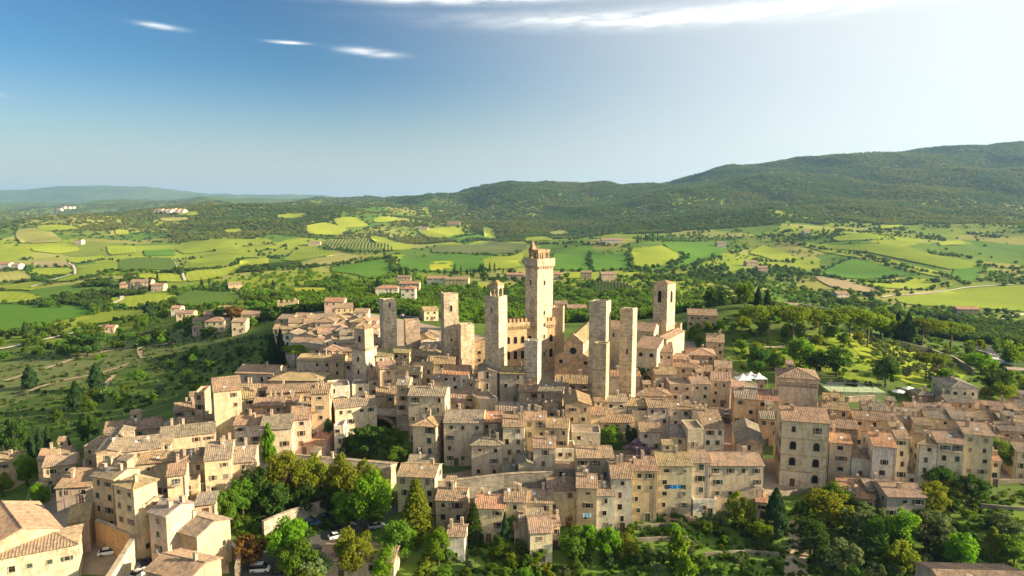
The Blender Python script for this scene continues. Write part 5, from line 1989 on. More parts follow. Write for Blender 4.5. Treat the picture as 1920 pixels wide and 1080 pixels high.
def cards(C, N, size, mat, name, r):
    """leaf cards: centres C, facing N, edge length size (array)"""
    n = len(C)
    N = N / (np.linalg.norm(N, axis=1, keepdims=True) + 1e-9)
    t = r.normal(size=(n, 3)); t -= N * (t * N).sum(1, keepdims=True)
    t /= np.linalg.norm(t, axis=1, keepdims=True) + 1e-9
    b = np.cross(N, t)
    s = size[:, None] * 0.5
    asp = r.uniform(0.6, 1.0, (n, 1))
    V = np.stack([C - t * s - b * s * asp, C + t * s - b * s * asp * 0.6, C + t * s * 0.8 + b * s * asp, C - t * s * 0.7 + b * s * asp], 1).reshape(-1, 3)
    me = bpy.data.meshes.new(name)
    me.vertices.add(4 * n); me.vertices.foreach_set('co', V.ravel())
    me.loops.add(4 * n); me.loops.foreach_set('vertex_index', np.arange(4 * n, dtype=np.int32))
    me.polygons.add(n); me.polygons.foreach_set('loop_start', np.arange(0, 4 * n, 4, dtype=np.int32))
    me.update(calc_edges=True)
    me.materials.append(mat)
    return me


def crown_mesh(kind, mat, seed, n=2000, card=0.05):
    """unit tree: height 1, crown radius about .5 in x,y (scaled on use); z=0 at the ground"""
    r = np.random.default_rng(seed)
    if kind in ('broad', 'bush', 'oliv'):
        nl = {'broad': 46, 'bush': 22, 'oliv': 26}[kind]
        cz, rz = {'broad': (0.56, 0.42), 'bush': (0.46, 0.46), 'oliv': (0.62, 0.34)}[kind]
        d = r.normal(size=(nl, 3)); d /= np.linalg.norm(d, axis=1, keepdims=True)
        rad = r.uniform(0.25, 1.0, (nl, 1)) ** 0.6
        c = d * rad * np.array([0.40, 0.40, rz * 0.86]) + np.array([0, 0, cz])
        lr = r.uniform(0.06, 0.17, nl)
        k = r.integers(0, nl, n)
        dd = r.normal(size=(n, 3)); dd[:, 2] += 0.35
        dd /= np.linalg.norm(dd, axis=1, keepdims=True)
        C = c[k] + dd * (lr[k] * r.uniform(0.55, 1.08, n))[:, None] * np.array([1, 1, 0.85])
        N = dd + r.normal(size=(n, 3)) * 0.55
        sz = card * r.uniform(0.6, 1.5, n)
    elif kind == 'cyp':
        z = r.uniform(0.03, 1.0, n) ** 0.9
        prof = np.interp(z, [0, 0.06, 0.25, 0.5, 0.75, 0.93, 1.0], [0.25, 0.42, 0.5, 0.46, 0.32, 0.13, 0.02])
        a = r.uniform(0, 2 * np.pi, n)
        lump = 1 + 0.16 * np.sin(a * 3 + z * 17) + 0.12 * np.sin(a * 5 - z * 31)
        q = prof * lump * r.uniform(0.75, 1.06, n)
        C = np.stack([q * np.cos(a), q * np.sin(a), z], 1)
        N = np.stack([np.cos(a), np.sin(a), np.full(n, 0.35)], 1) + r.normal(size=(n, 3)) * 0.5
        sz = card * r.uniform(0.6, 1.4, n)
    elif kind == 'upine':
        nl = 26
        a = r.uniform(0, 2 * np.pi, nl); q = np.sqrt(r.uniform(0, 1, nl)) * 0.40
        c = np.stack([q * np.cos(a), q * np.sin(a), 0.78 + 0.09 * (1 - (q / 0.4) ** 2) + r.uniform(-0.03, 0.03, nl)], 1)
        k = r.integers(0, nl, n)
        dd = r.normal(size=(n, 3)); dd[:, 2] += 0.4; dd /= np.linalg.norm(dd, axis=1, keepdims=True)
        C = c[k] + dd * r.uniform(0.5, 1.05, (n, 1)) * np.array([0.14, 0.14, 0.12])
        N = dd + r.normal(size=(n, 3)) * 0.5
        sz = card * r.uniform(0.6, 1.4, n)
    elif kind == 'fir':
        tier = r.integers(0, 13, n)
        zt = 0.1 + tier / 13 * 0.88
        q = np.sqrt(r.uniform(0, 1, n)); R_ = 0.5 * (1 - zt) ** 0.8 + 0.02
        a = r.uniform(0, 2 * np.pi, n)
        br = np.floor(a / (2 * np.pi) * 9 + tier * 0.4)
        a = (br + 0.5 + r.normal(size=n) * 0.22) / 9 * 2 * np.pi - tier * 0.3
        C = np.stack([q * R_ * np.cos(a), q * R_ * np.sin(a), zt + 0.03 - q * R_ * 0.28 + r.normal(size=n) * 0.012], 1)
        N = np.stack([0.3 * np.cos(a), 0.3 * np.sin(a), np.ones(n)], 1) + r.normal(size=(n, 3)) * 0.45
        sz = card * r.uniform(0.6, 1.4, n)
    elif kind == 'poplar':
        z = r.uniform(0.06, 1.0, n)
        prof = np.interp(z, [0, 0.1, 0.4, 0.7, 1.0], [0.2, 0.4, 0.5, 0.4, 0.04])
        a = r.uniform(0, 2 * np.pi, n)
        lump = 1 + 0.25 * np.sin(a * 2 + z * 13) + 0.2 * np.sin(a * 4 - z * 23)
        q = prof * lump * np.sqrt(r.uniform(0.3, 1.1, n))
        C = np.stack([q * np.cos(a), q * np.sin(a), z], 1)
        N = r.normal(size=(n, 3)) + np.stack([np.cos(a), np.sin(a), np.full(n, 0.4)], 1)
        sz = card * r.uniform(0.6, 1.4, n)
    return cards(C, N, sz, mat, 'crown', r)


def trunk_mesh(kind, seed, mat):
    r = random.Random(seed)
    mb = MB()
    if kind == 'upine':
        b = (r.uniform(-.03, .03), r.uniform(-.03, .03), 0.62)
        mb.tube([(0, 0, -0.06), (b[0] * .4, b[1] * .4, 0.3), b], [0.035, 0.028, 0.022], 7)
        for i in range(5):
            a = i * 1.26 + r.random()
            q = r.uniform(0.15, 0.3)
            mb.tube([b, (b[0] + q * .5 * math.cos(a), b[1] + q * .5 * math.sin(a), 0.72), (q * math.cos(a), q * math.sin(a), 0.82)], [0.018, 0.013, 0.006], 5)
    elif kind in ('cyp', 'fir', 'poplar'):
        mb.tube([(0, 0, -0.05), (0, 0, 0.25), (0, 0, 0.9)], [0.12 if kind != 'fir' else 0.04, 0.08 if kind != 'fir' else 0.03, 0.008], 6)
    else:
        f = 0.34 if kind == 'broad' else 0.28
        b = (r.uniform(-.03, .03), r.uniform(-.03, .03), f)
        mb.tube([(0, 0, -0.08), (b[0] * .5, b[1] * .5, f * .5), b], [0.045, 0.034, 0.028], 7)
        for i in range(5):
            a = i * 1.26 + r.random()
            q = r.uniform(0.14, 0.32); z = r.uniform(0.55, 0.8)
            mb.tube([b, (b[0] + q * .45 * math.cos(a), b[1] + q * .45 * math.sin(a), (f + z) / 2), (q * math.cos(a), q * math.sin(a), z)], [0.022, 0.014, 0.005], 5)
    return mb.mesh('trunk', mat, True)


KIND = {  # kind: shape, leaf material, number of cards, card size, variants, trunk material
    'broad': ('broad', 'broad', 5200, 0.037, 3), 'bright': ('broad', 'bright', 5200, 0.037, 3), 'gold': ('broad', 'gold', 5600, 0.035, 3),
    'dark': ('broad', 'dark', 5000, 0.038, 2), 'olive': ('oliv', 'olive', 3000, 0.042, 3), 'cyp': ('cyp', 'cyp', 2400, 0.075, 2),
    'upine': ('upine', 'pine', 4600, 0.034, 2), 'fir': ('fir', 'dark', 5000, 0.04, 1), 'cedar': ('fir', 'gold', 5200, 0.04, 1),
    'poplar': ('poplar', 'bright', 1800, 0.11, 1), 'shrub': ('bush', 'broad', 1500, 0.06, 2), 'brshrub': ('bush', 'bright', 1500, 0.06, 2), 'gdshrub': ('bush', 'gold', 1500, 0.06, 2),
    'dkshrub': ('bush', 'dark', 1500, 0.06, 2), 'russet': ('broad', 'russet', 2200, 0.055, 1), 'wist': ('bush', 'wist', 1800, 0.055, 1),
}
TPL = {}
for k, (shp, lf, n, cs, nv) in KIND.items():
    TPL[k] = [(crown_mesh(shp, LEAF[lf], 100 + i * 7 + len(TPL) * 31, n, cs), trunk_mesh('broad' if shp in ('broad', 'oliv', 'bush') else shp, 50 + i, M['pinebark' if shp == 'upine' else 'bark'])) for i in range(nv)]
WORD = {'broad': ('broadleaf_tree', 'green broadleaf tree'), 'bright': ('broadleaf_tree', 'bright green leafy tree'), 'gold': ('broadleaf_tree', 'golden-green tree'), 'dark': ('broadleaf_tree', 'dark green tree'),
        'olive': ('olive_tree', 'silvery olive tree'), 'cyp': ('cypress_tree', 'dark slim cypress'), 'upine': ('umbrella_pine', 'umbrella pine with flat crown'), 'fir': ('fir_tree', 'dark pointed fir'),
        'cedar': ('cedar_tree', 'yellow-green layered cedar'), 'poplar': ('poplar_tree', 'narrow upright light-green poplar'), 'shrub': ('shrub', 'round green shrub'), 'brshrub': ('shrub', 'bright green shrub'),
        'gdshrub': ('shrub', 'golden-green shrub'), 'dkshrub': ('shrub', 'dark evergreen shrub'), 'russet': ('broadleaf_tree', 'russet-leaved tree'), 'wist': ('wisteria', 'mauve flowering wisteria tree')}


def tree(kind, P, h, w, label, group=None):
    nm = WORD[kind][0]
    root = empty(nm, (P.x, P.y, P.z), rng.uniform(0, 6.28))
    cm, tm = rng.choice(TPL[kind])
    # crown radius .5 -> width w ; cypress-like radius .5 too
    s = (w, w, h)
    c = obj('crown', cm, root); c.scale = s
    tr = obj('trunk', tm, root); tr.scale = (h * 0.8, h * 0.8, h) if KIND[kind][0] not in ('cyp', 'poplar') else (w, w, h)
    tag(root, label, 'shrub' if 'shrub' in kind else 'tree', group)
    return root


def tpx(kind, px, top, base, wpx, where, group=None):
    """a tree from its photo outline: foot at (px, base), top row, width"""
    P = cast(px, base)
    f = P.y * CP + (CAMZ - P.z) * SP
    h = (base - top) * f / FPX * 1.03
    w = wpx * f / FPX * (1.3 if kind == 'upine' else 1.0)
    return tree(kind, P, h, w, where, group)


NEAR = """poplar 505 795 866 24|narrow upright poplar left of the golden grove
gold 540 838 948 84|leftmost big golden tree of the grove above the grey wall
gold 588 850 948 78|second golden tree of the grove above the grey wall
gold 638 848 948 80|third golden tree of the grove above the grey wall
gold 686 858 945 66|rightmost golden tree of the grove above the grey wall
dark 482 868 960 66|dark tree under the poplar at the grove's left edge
broad 455 895 972 56|green tree beside the yellow house end left of the grove
broad 425 915 985 56|dim green tree nearest the lit gabled house
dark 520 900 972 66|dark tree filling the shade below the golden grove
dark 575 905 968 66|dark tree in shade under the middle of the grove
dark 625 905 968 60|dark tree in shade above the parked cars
bright 697 880 990 92|big bright green tree right of the golden grove
broad 648 918 990 66|green tree leaning over the parked blue car
bright 545 965 1062 92|bright green tree in front of the grey retaining wall
broad 560 1005 1092 84|shaded green tree below the bright one by the road
olive 590 1030 1098 70|grey-green tree at the bottom edge by the low house
russet 470 995 1065 66|brownish tree beside the tan wall at the road bend
gold 585 1062 1110 60|yellow-green tree top at the bottom edge by the car
gold 665 985 1085 86|round golden tree in front of the low garden house
bright 720 1025 1092 62|round lime-green tree right of the low garden house
cedar 782 893 1010 86|tall yellow-green cedar before the terrace wall
broad 748 975 1060 76|leafy green tree left of the cedar foot
bright 822 985 1060 58|lime-green tree between the cedar and the white hut
shrub 705 950 985 40|round bush beside the parked silver car
fir 888 938 1018 48|pointed fir before the pale yellow houses
cyp 923 963 1008 22|conical cypress before the pale yellow houses
cyp 947 960 1045 16|thin tall cypress left of the little villa
bright 965 955 1010 46|light green tree behind the thin cypress
brshrub 1012 1015 1056 40|lime-green shrub in front of the little villa
broad 938 1000 1050 44|green tree at the foot of the thin cypress
bright 1105 975 1045 46|upright light-green tree below the striped terrace houses
bright 1140 980 1050 52|bright lime tree below the white terraced house
gold 1172 1000 1048 60|yellow-green bushy tree on the garden steps
broad 1075 985 1050 60|dark green tree right of the little villa
poplar 1270 995 1070 34|bright upright poplar in the lower gardens
poplar 1286 1042 1100 36|bright upright tree at the bottom edge below the poplar
gold 1383 920 992 62|round golden-edged tree before the long terrace
cyp 1452 916 1006 38|thick dark cypress at the terrace corner
bright 1425 975 1022 60|bright bush-like tree left of the thick cypress foot
dark 1520 968 1045 66|dark round tree in the lower right gardens
gold 1553 918 985 92|pale golden tree below the palazzo
olive 1605 945 1010 66|pale olive-green tree by the terracotta shed
dark 1500 880 905 40|dark bush tree against the palazzo foot
broad 1570 905 950 60|green tree between palazzo foot and terracotta shed
bright 1692 952 1035 76|bright lime tree below the pale shed
gold 1690 1008 1080 70|round yellow tree in the lower right gardens
broad 1640 965 1030 60|green tree left of the bright lime tree
gold 1746 900 968 66|golden tree right of the pale shed
gold 1786 898 945 46|small orange-gold tree before the pink-roofed house
dark 1762 872 930 70|dark green tree against the right-hand terrace
bright 1800 995 1068 66|lime-yellow round tree near the bottom right roof
dark 1822 885 945 62|dark tree at the foot of the tall cream house
olive 1740 960 1030 80|grey olive in the lower right gardens
olive 1580 1010 1085 90|large grey olive at the bottom of the gardens
olive 1770 985 1040 70|grey olive left of the lime-yellow round tree
cedar 1858 985 1045 52|thin yellow-green conifer in the right gardens
broad 1900 1000 1060 70|green tree above the bottom right roof
olive 1885 960 1010 70|grey-green tree below the lawn strip on the right
broad 1870 820 885 56|green tree beside the glass-fronted house
dark 692 792 860 78|dark tree in the sunken garden by the brick arch
broad 735 800 858 50|green tree beside the brick garden arch
broad 748 835 878 60|green tree at the right end of the sunken garden
dark 660 812 856 50|dark tree left side of the sunken garden
cyp 617 782 838 24|dark cypress beside the red shed roof
wist 1198 822 862 62|mauve wisteria in bloom below the grey-roofed houses
broad 1143 798 842 60|green tree in the court left of the wisteria
dark 1185 800 838 36|dark tree behind the wisteria
dark 1207 680 726 40|dark tree at the foot of the right twin tower
upine 555 648 690 44|round stone pine left of the tower house
cyp 513 622 694 15|left of two dark cypresses by the far quarter cliff
cyp 528 618 694 15|right of two dark cypresses by the far quarter cliff
bright 372 716 752 42|yellow bamboo-like clump behind the sunlit tower house
dark 1338 538 584 46|dark round tree left of the fortress wall
broad 1397 528 580 42|tall green tree before the fortress wall
cyp 1420 540 580 14|taller cypress before the fortress wall
cyp 1438 546 580 12|shorter cypress before the fortress wall
upine 1440 574 645 84|broad umbrella pine nearest the park path
upine 1486 576 652 60|umbrella pine with bare leaning trunk by the path
upine 1535 580 645 78|umbrella pine in the middle of the park
upine 1592 578 648 66|umbrella pine at the grove edge
upine 1626 588 652 56|rightmost umbrella pine above the olive grove
bright 1652 576 635 54|bright green tree behind the umbrella pines
dark 1420 645 705 50|dark round tree below the park lawn
dark 1568 648 706 66|large dark round tree left of the olive grove
dark 1530 655 705 46|dark tree beside the large round one by the grove
broad 1500 632 690 54|green tree on the park slope
dark 1660 665 726 56|dark tree at the top of the tennis court
upine 1728 598 655 60|umbrella pine among the far grove trees
upine 1782 606 660 66|wide pine by the car park road
cyp 1700 588 650 22|wide dark cypress between the grove pines
cyp 1664 584 634 16|slim cypress right of the bright green tree
cyp 1682 586 636 16|second slim cypress right of the bright green tree
upine 1735 662 715 34|small stone pine before the grove by the cafe
upine 1756 664 718 30|smaller stone pine by the cafe
bright 1775 690 722 44|round bright tree left of the white villa
dark 1868 690 740 56|dark round tree right of the white villa
bright 1838 660 700 60|bright green tree above the white villa
bright 1895 640 690 60|bright green tree below the car park
gold 1880 715 752 50|golden bush tree right of the white villa
cyp 57 686 728 24|lone cypress on the left slope terrace
cyp 182 682 732 24|lone cypress on the upper left slope
cyp 144 715 770 24|dark cypress below the upper left slope one
dark 166 772 838 44|dark spreading tree on the left slope
cyp 92 798 858 12|tallest of the slim cypresses behind the ridge roofs
cyp 76 802 858 12|slim cypress left of the tallest behind the ridge roofs
cyp 60 816 860 13|short cypress at the left behind the ridge roofs
cyp 127 812 850 11|small cypress right of the slim group by the ridge roofs
bright 52 852 912 56|bright green tree left of the ridge houses
bright 74 903 962 42|yellow-green tree behind the sunlit gable
gold 6 885 930 44|yellow-green tree at the left edge by the ochre house
dark 30 780 850 60|dark tree at the left edge of the slope
broad 265 590 628 34|round green tree by the road on the left slope
dark 418 572 606 44|dark tree in the ridge hamlet
russet 440 570 606 46|russet tree in the ridge hamlet
cyp 279 565 596 16|dark fir-like cypress left of the ridge hamlet
cyp 48 604 634 11|lone cypress by the pale country road
dark 165 622 668 90|big dark tree below the country road"""
for ln in NEAR.splitlines():
    a, lab = ln.split('|')
    k, px, tp, bs, w = a.split()
    tpx(k, float(px), float(tp), float(bs), float(w), lab)


def regions(poly_px):
    return [(p.x, p.y) for p in casts(*poly_px)]


def scatter_trees(poly_px, n, kinds, hr, label, group, wr=(0.75, 1.1), minsep=2.5):
    poly = regions(poly_px)
    xs = [p[0] for p in poly]; ys = [p[1] for p in poly]
    got = []
    tries = 0
    while len(got) < n and tries < n * 40:
        tries += 1
        x, y = rng.uniform(min(xs), max(xs)), rng.uniform(min(ys), max(ys))
        if not inside(poly, np.array([x]), np.array([y]))[0] or any((x - q[0]) ** 2 + (y - q[1]) ** 2 < minsep ** 2 for q in got):
            continue
        got.append((x, y))
        h = rng.uniform(*hr)
        k = rng.choice(kinds)
        tree(k, Vector((x, y, Hs(x, y) - 0.1)), h, h * rng.uniform(*wr), label.replace('{}', WORD[k][1]), group)


scatter_trees((1640, 640, 1690, 652, 1780, 670, 1800, 700, 1775, 722, 1700, 712, 1660, 690, 1610, 650, 1600, 630), 62, ['olive'], (3.0, 4.6), 'one of many silvery olive trees in the sunlit grove', 'olive trees of the sunlit grove', (1.0, 1.4), 3.2)
scatter_trees((1080, 1000, 1200, 985, 1300, 985, 1420, 985, 1480, 1000, 1500, 1080, 1300, 1092, 1100, 1092), 34, ['olive', 'shrub', 'dkshrub', 'broad', 'olive'], (2.4, 4.6), '{} among many in the lower middle gardens', 'garden trees of the lower middle gardens', (0.9, 1.3), 2.6)
scatter_trees((1500, 950, 1640, 955, 1780, 960, 1920, 985, 1960, 1040, 1780, 1050, 1760, 1092, 1500, 1092), 44, ['olive', 'olive', 'dark', 'broad', 'shrub', 'dkshrub'], (3.0, 6.2), '{} among many in the lower right gardens', 'garden trees of the lower right gardens', (0.85, 1.25), 3.0)
scatter_trees((800, 1040, 960, 1035, 1080, 1045, 1090, 1098, 780, 1098), 26, ['olive', 'shrub', 'gdshrub', 'broad'], (2.4, 4.2), '{} among many in the bottom olive plot', 'trees of the bottom olive plot', (0.9, 1.3), 2.4)
scatter_trees((0, 850, 60, 840, 180, 790, 320, 745, 380, 705, 440, 680, 505, 690, 540, 660, 505, 640, 430, 640, 300, 690, 200, 740, 80, 790, 0, 800), 42, ['dark', 'broad', 'broad', 'shrub', 'olive'], (3.5, 7.5), '{} of the wooded left slope below the ridge', 'trees of the wooded left slope', (0.8, 1.2), 4.0)
scatter_trees((1270, 640, 1330, 600, 1430, 600, 1560, 610, 1640, 620, 1600, 660, 1480, 700, 1400, 690, 1370, 680), 44, ['broad', 'bright', 'bright', 'gold'], (4.0, 8.0), '{} of the fortress park', 'trees of the fortress park', (0.8, 1.2), 4.0)
scatter_trees((1800, 650, 1920, 640, 1960, 700, 1930, 760, 1850, 750, 1790, 705), 26, ['bright', 'gold', 'broad', 'brshrub'], (4.0, 7.0), '{} right of the white villa', 'trees right of the white villa', (0.85, 1.2), 4.0)

# ---- woods, hedges and scrub too many to count: one object per kind, instanced points
PROTO = {}


def proto(name, kind, mat, n, card):
    o = bpy.data.objects.new('tree_shape', crown_mesh(kind, LEAF[mat], 900 + len(PROTO), n, card))
    PROTO[name] = o
    return o


proto('oak', 'bush', 'wood', 230, 0.15)
proto('hill', 'bush', 'hill', 150, 0.2)
proto('hill2', 'bush', 'hill2', 150, 0.2)
proto('oak2', 'bush', 'broad', 230, 0.15)
proto('cyp', 'cyp', 'cyp', 160, 0.16)
proto('oliv', 'bush', 'olive', 180, 0.16)
proto('bright', 'bush', 'bright', 230, 0.15)
proto('dark', 'bush', 'dark', 230, 0.15)


def gn_instances(name, P, S, inst):
    """points P with scale S (n,3): a mesh of points and a node tree that stands one tree on each"""
    me = bpy.data.meshes.new(name)
    me.vertices.add(len(P)); me.vertices.foreach_set('co', np.asarray(P, np.float32).ravel())
    at_ = me.attributes.new('tree_scale', 'FLOAT_VECTOR', 'POINT'); at_.data.foreach_set('vector', np.asarray(S, np.float32).ravel())
    rot = np.zeros((len(P), 3), np.float32); rot[:, 2] = nrng.uniform(0, 6.28, len(P))
    ar = me.attributes.new('tree_turn', 'FLOAT_VECTOR', 'POINT'); ar.data.foreach_set('vector', rot.ravel())
    o = obj(name, me)
    ng = bpy.data.node_groups.new(name, 'GeometryNodeTree')
    ng.interface.new_socket('Geometry', in_out='INPUT', socket_type='NodeSocketGeometry')
    ng.interface.new_socket('Geometry', in_out='OUTPUT', socket_type='NodeSocketGeometry')
    n, l = ng.nodes, ng.links
    gi, go = n.new('NodeGroupInput'), n.new('NodeGroupOutput')
    oi = n.new('GeometryNodeObjectInfo'); oi.inputs['Object'].default_value = inst; oi.inputs['As Instance'].default_value = True
    ip = n.new('GeometryNodeInstanceOnPoints')
    a1 = n.new('GeometryNodeInputNamedAttribute'); a1.data_type = 'FLOAT_VECTOR'; a1.inputs['Name'].default_value = 'tree_scale'
    a2 = n.new('GeometryNodeInputNamedAttribute'); a2.data_type = 'FLOAT_VECTOR'; a2.inputs['Name'].default_value = 'tree_turn'
    l.new(gi.outputs[0], ip.inputs['Points']); l.new(oi.outputs['Geometry'], ip.inputs['Instance'])
    l.new(a2.outputs[0], ip.inputs['Rotation']); l.new(a1.outputs[0], ip.inputs['Scale'])
    l.new(ip.outputs[0], go.inputs[0])
    m = o.modifiers.new('trees', 'NODES'); m.node_group = ng
    o['kind'] = 'stuff'
    return o


FB = [(np.min(np.array(f), 0), np.max(np.array(f), 0), f) for f in FIELDS]


def in_fields(x, y):
    r = np.zeros(len(x), bool)
    for lo, hi, f in FB:
        k = (x > lo[0]) & (x < hi[0]) & (y > lo[1]) & (y < hi[1]) & ~r
        if k.any():
            idx = np.where(k)[0]
            r[idx] = inside(f, x[idx], y[idx])
    return r


def woods_points(n, d0, d1, u0=-0.95, u1=0.95):
    ld = nrng.uniform(math.log(d0), math.log(d1), n)
    y = np.exp(ld); x = nrng.uniform(u0, u1, n) * y
    return x, y


# woods of the valley and hills: thick where a slow noise says so, thin elsewhere, none on fields
def woods(name, label, n, d0, d1, inst, size, thresh, seed, thin=0.06, hillw=0.9):
    x, y = woods_points(n, d0, d1)
    f = fbm(x / 420, y / 520, seed, 4) + 0.35 * fbm(x / 90, y / 120, seed + 5, 2)
    hillside = sstep(1900, 2600, y) * sstep(-0.15, 0.12, x / y)     # the big hill on the right is all wood
    ridge_l = sstep(1900, 2300, y) * sstep(3200, 2900, y) * sstep(-0.52, -0.42, x / y) * sstep(-0.22, -0.27, x / y)
    p = np.where(f > thresh, 1.0, thin) + (hillside + ridge_l) * hillw
    p = p * (1 - 0.6 * sstep(-0.12, -0.2, x / y) * sstep(1500, 2000, y) * (1 - ridge_l))
    p = p * (1 - 0.85 * sstep(700, 600, y) * sstep(-0.3, -0.4, x / y))
    k = (nrng.random(n) < p) & ~in_fields(x, y)
    x, y = x[k], y[k]
    g = sstep(1200, 4500, y)
    h = nrng.uniform(0.7, 1.3, len(x)) * size * (1 + 0.5 * g)
    w = h * nrng.uniform(1.0, 1.5, len(x)) * (1 + 0.3 * g)
    P = np.stack([x, y, H(x, y) - h * 0.08], 1)
    S = np.stack([w, w, h], 1)
    o = gn_instances(name, P, S, PROTO[inst])
    tag(o, label, 'woodland', kind='stuff')
    return len(x)


nt = 0
nt += woods('valley_woodland', 'mixed woods and copses of the valley behind the town', 40000, 420, 2400, 'oak', 6.5, 0.32, 41, 0.01)
nt += woods('valley_woodland', 'brighter broadleaf copses scattered through the valley', 26000, 420, 2400, 'oak2', 6.0, 0.32, 42, 0.01)
nt += woods('valley_woodland', 'fresh green thickets along the valley hedges', 12000, 400, 1900, 'bright', 4.5, 0.34, 43, 0.008)
nt += woods('valley_woodland', 'dark evergreen copses of the valley', 16000, 420, 2400, 'dark', 6.5, 0.40, 44, 0.006)
nt += woods('hill_woodland', 'dense oak wood covering the long hill behind the town', 150000, 1900, 6500, 'hill', 6.0, 0.0, 45, 0.2)
nt += woods('hill_woodland', 'lighter trees on the long hill, sunlit patches put into leaf colour', 90000, 1900, 6500, 'hill2', 6.5, 0.08, 47, 0.02, hillw=0.0)


def band(name, label, lines, inst, step, size, jitter, cat='hedge'):
    """trees standing along field edges and lanes"""
    P, S = [], []
    for ln in lines:
        w = casts(*ln)
        for a, b in zip(w[:-1], w[1:]):
            m = max(2, int((b - a).length / (step * (1 + a.y / 1500))))
            for i in range(m):
                q = a.lerp(b, (i + rng.random()) / m)
                x = q.x + rng.gauss(0, jitter); y = q.y + rng.gauss(0, jitter)
                h = size * rng.uniform(0.6, 1.3) * (1 + a.y / 4000)
                P.append((x, y, Hs(x, y) - 0.2)); ww = h * (rng.uniform(0.9, 1.5) if inst != 'cyp' else 0.24)
                S.append((ww, ww, h))
    o = gn_instances(name, np.array(P), np.array(S), PROTO[inst])
    tag(o, label, cat, kind='stuff')


HEDGE = [(0, 572, 60, 570, 110, 578), (350, 509, 430, 500, 482, 484), (205, 577, 260, 580, 330, 575), (0, 532, 60, 526, 100, 532), (48, 504, 55, 515, 95, 522), (140, 530, 190, 516, 225, 507),
         (225, 511, 300, 512, 345, 517), (562, 502, 620, 499, 672, 487), (600, 462, 660, 474, 740, 472), (750, 508, 860, 514, 915, 510), (735, 486, 740, 512), (1105, 475, 1106, 508), (1180, 470, 1182, 502, 1240, 512, 1300, 498, 1350, 482),
         (1272, 474, 1290, 484, 1242, 510), (1495, 457, 1600, 476, 1700, 503, 1775, 520, 1815, 535), (1545, 508, 1600, 484, 1640, 490, 1720, 516), (1520, 518, 1560, 522, 1655, 546), (1680, 572, 1800, 580, 1920, 592),
         (1600, 530, 1720, 524, 1790, 536), (1640, 552, 1700, 545, 1780, 536), (900, 480, 980, 472), (830, 478, 920, 476), (620, 504, 735, 484), (580, 442, 640, 443, 692, 426), (780, 450, 830, 452, 900, 438),
         (330, 545, 365, 545, 440, 549), (0, 500, 60, 503, 130, 502), (150, 495, 196, 487, 226, 491), (1405, 492, 1450, 491, 1500, 492), (1040, 510, 1110, 510, 1180, 508), (985, 456, 1100, 458, 1180, 462), (860, 456, 915, 451)]
band('hedgerow', 'dark leafy hedgerows along the field edges', HEDGE, 'dark', 5.0, 4.2, 2.5)
band('hedgerow', 'greener trees dotted along the hedgerows', HEDGE[::2], 'oak2', 11.0, 6.0, 4.0)
CYPL = [(225, 545, 310, 545), (283, 526, 305, 527), (370, 545, 430, 545), (830, 515, 900, 515), (745, 515, 760, 530), (690, 548, 720, 556), (500, 545, 520, 545), (1190, 460, 1230, 452), (880, 512, 940, 514), (370, 540, 400, 540)]
band('cypress_row', 'rows of small dark cypresses by the country houses', CYPL, 'cyp', 7.0, 11.0, 3.0, 'trees')


def thicket(name, label, polys, inst, n, hr, wr=(1.0, 1.6), avoid=True):
    P, S = [], []
    for pp in polys:
        poly = regions(pp)
        a = np.array(poly); lo, hi = a.min(0), a.max(0)
        x = nrng.uniform(lo[0], hi[0], n); y = nrng.uniform(lo[1], hi[1], n)
        k = inside(poly, x, y)
        if avoid:
            k &= ~in_fields(x, y)
        x, y = x[k], y[k]
        h = nrng.uniform(hr[0], hr[1], len(x)); w = h * nrng.uniform(wr[0], wr[1], len(x))
        P.append(np.stack([x, y, H(x, y) - h * 0.15], 1)); S.append(np.stack([w, w, h], 1))
    o = gn_instances(name, np.concatenate(P), np.concatenate(S), PROTO[inst])
    tag(o, label, 'undergrowth', kind='stuff')


LEFT = (-40, 880, 60, 850, 180, 795, 330, 745, 420, 700, 520, 690, 520, 640, 440, 620, 300, 640, 150, 690, 0, 740, -40, 760)
LEFT2 = (-40, 740, 100, 700, 260, 655, 420, 630, 500, 610, 500, 590, 330, 600, 200, 635, 0, 665, -40, 670)
GARD = (780, 1000, 900, 990, 1000, 1005, 1060, 970, 1180, 965, 1430, 975, 1480, 960, 1560, 915, 1640, 940, 1760, 950, 1960, 900, 1960, 1110, 780, 1110)
GROVE = (400, 960, 470, 890, 560, 900, 700, 910, 740, 940, 690, 965, 600, 1000, 480, 1040)
PARK = (1280, 640, 1350, 590, 1500, 600, 1650, 615, 1800, 650, 1960, 640, 1960, 760, 1840, 745, 1780, 725, 1640, 735, 1480, 720, 1400, 700, 1370, 680)
RIM = (500, 590, 640, 570, 800, 590, 960, 560, 1220, 560, 1400, 560, 1640, 600, 1900, 640, 1960, 600, 1700, 575, 1400, 520, 1000, 530, 700, 545, 480, 560)
thicket('undergrowth', 'low dark scrub covering the left slope', [LEFT], 'dark', 420, (0.8, 2.4))
thicket('undergrowth', 'green scrub and bramble on the left slope', [LEFT, LEFT2], 'oak', 320, (0.8, 2.6))
thicket('undergrowth', 'grey-green scrub on the left slope terraces', [LEFT, LEFT2], 'oliv', 450, (0.8, 2.2))
thicket('undergrowth', 'low garden growth in the lower gardens', [GARD, GROVE], 'oak2', 1900, (0.5, 1.8))
thicket('undergrowth', 'dark bushes in the lower gardens', [GARD, GROVE], 'dark', 600, (0.6, 2.0))
thicket('undergrowth', 'bright young growth in the lower gardens', [GARD], 'bright', 900, (0.5, 1.6))
thicket('undergrowth', 'bushes on the fortress park slope', [PARK], 'bright', 1700, (0.9, 2.8))
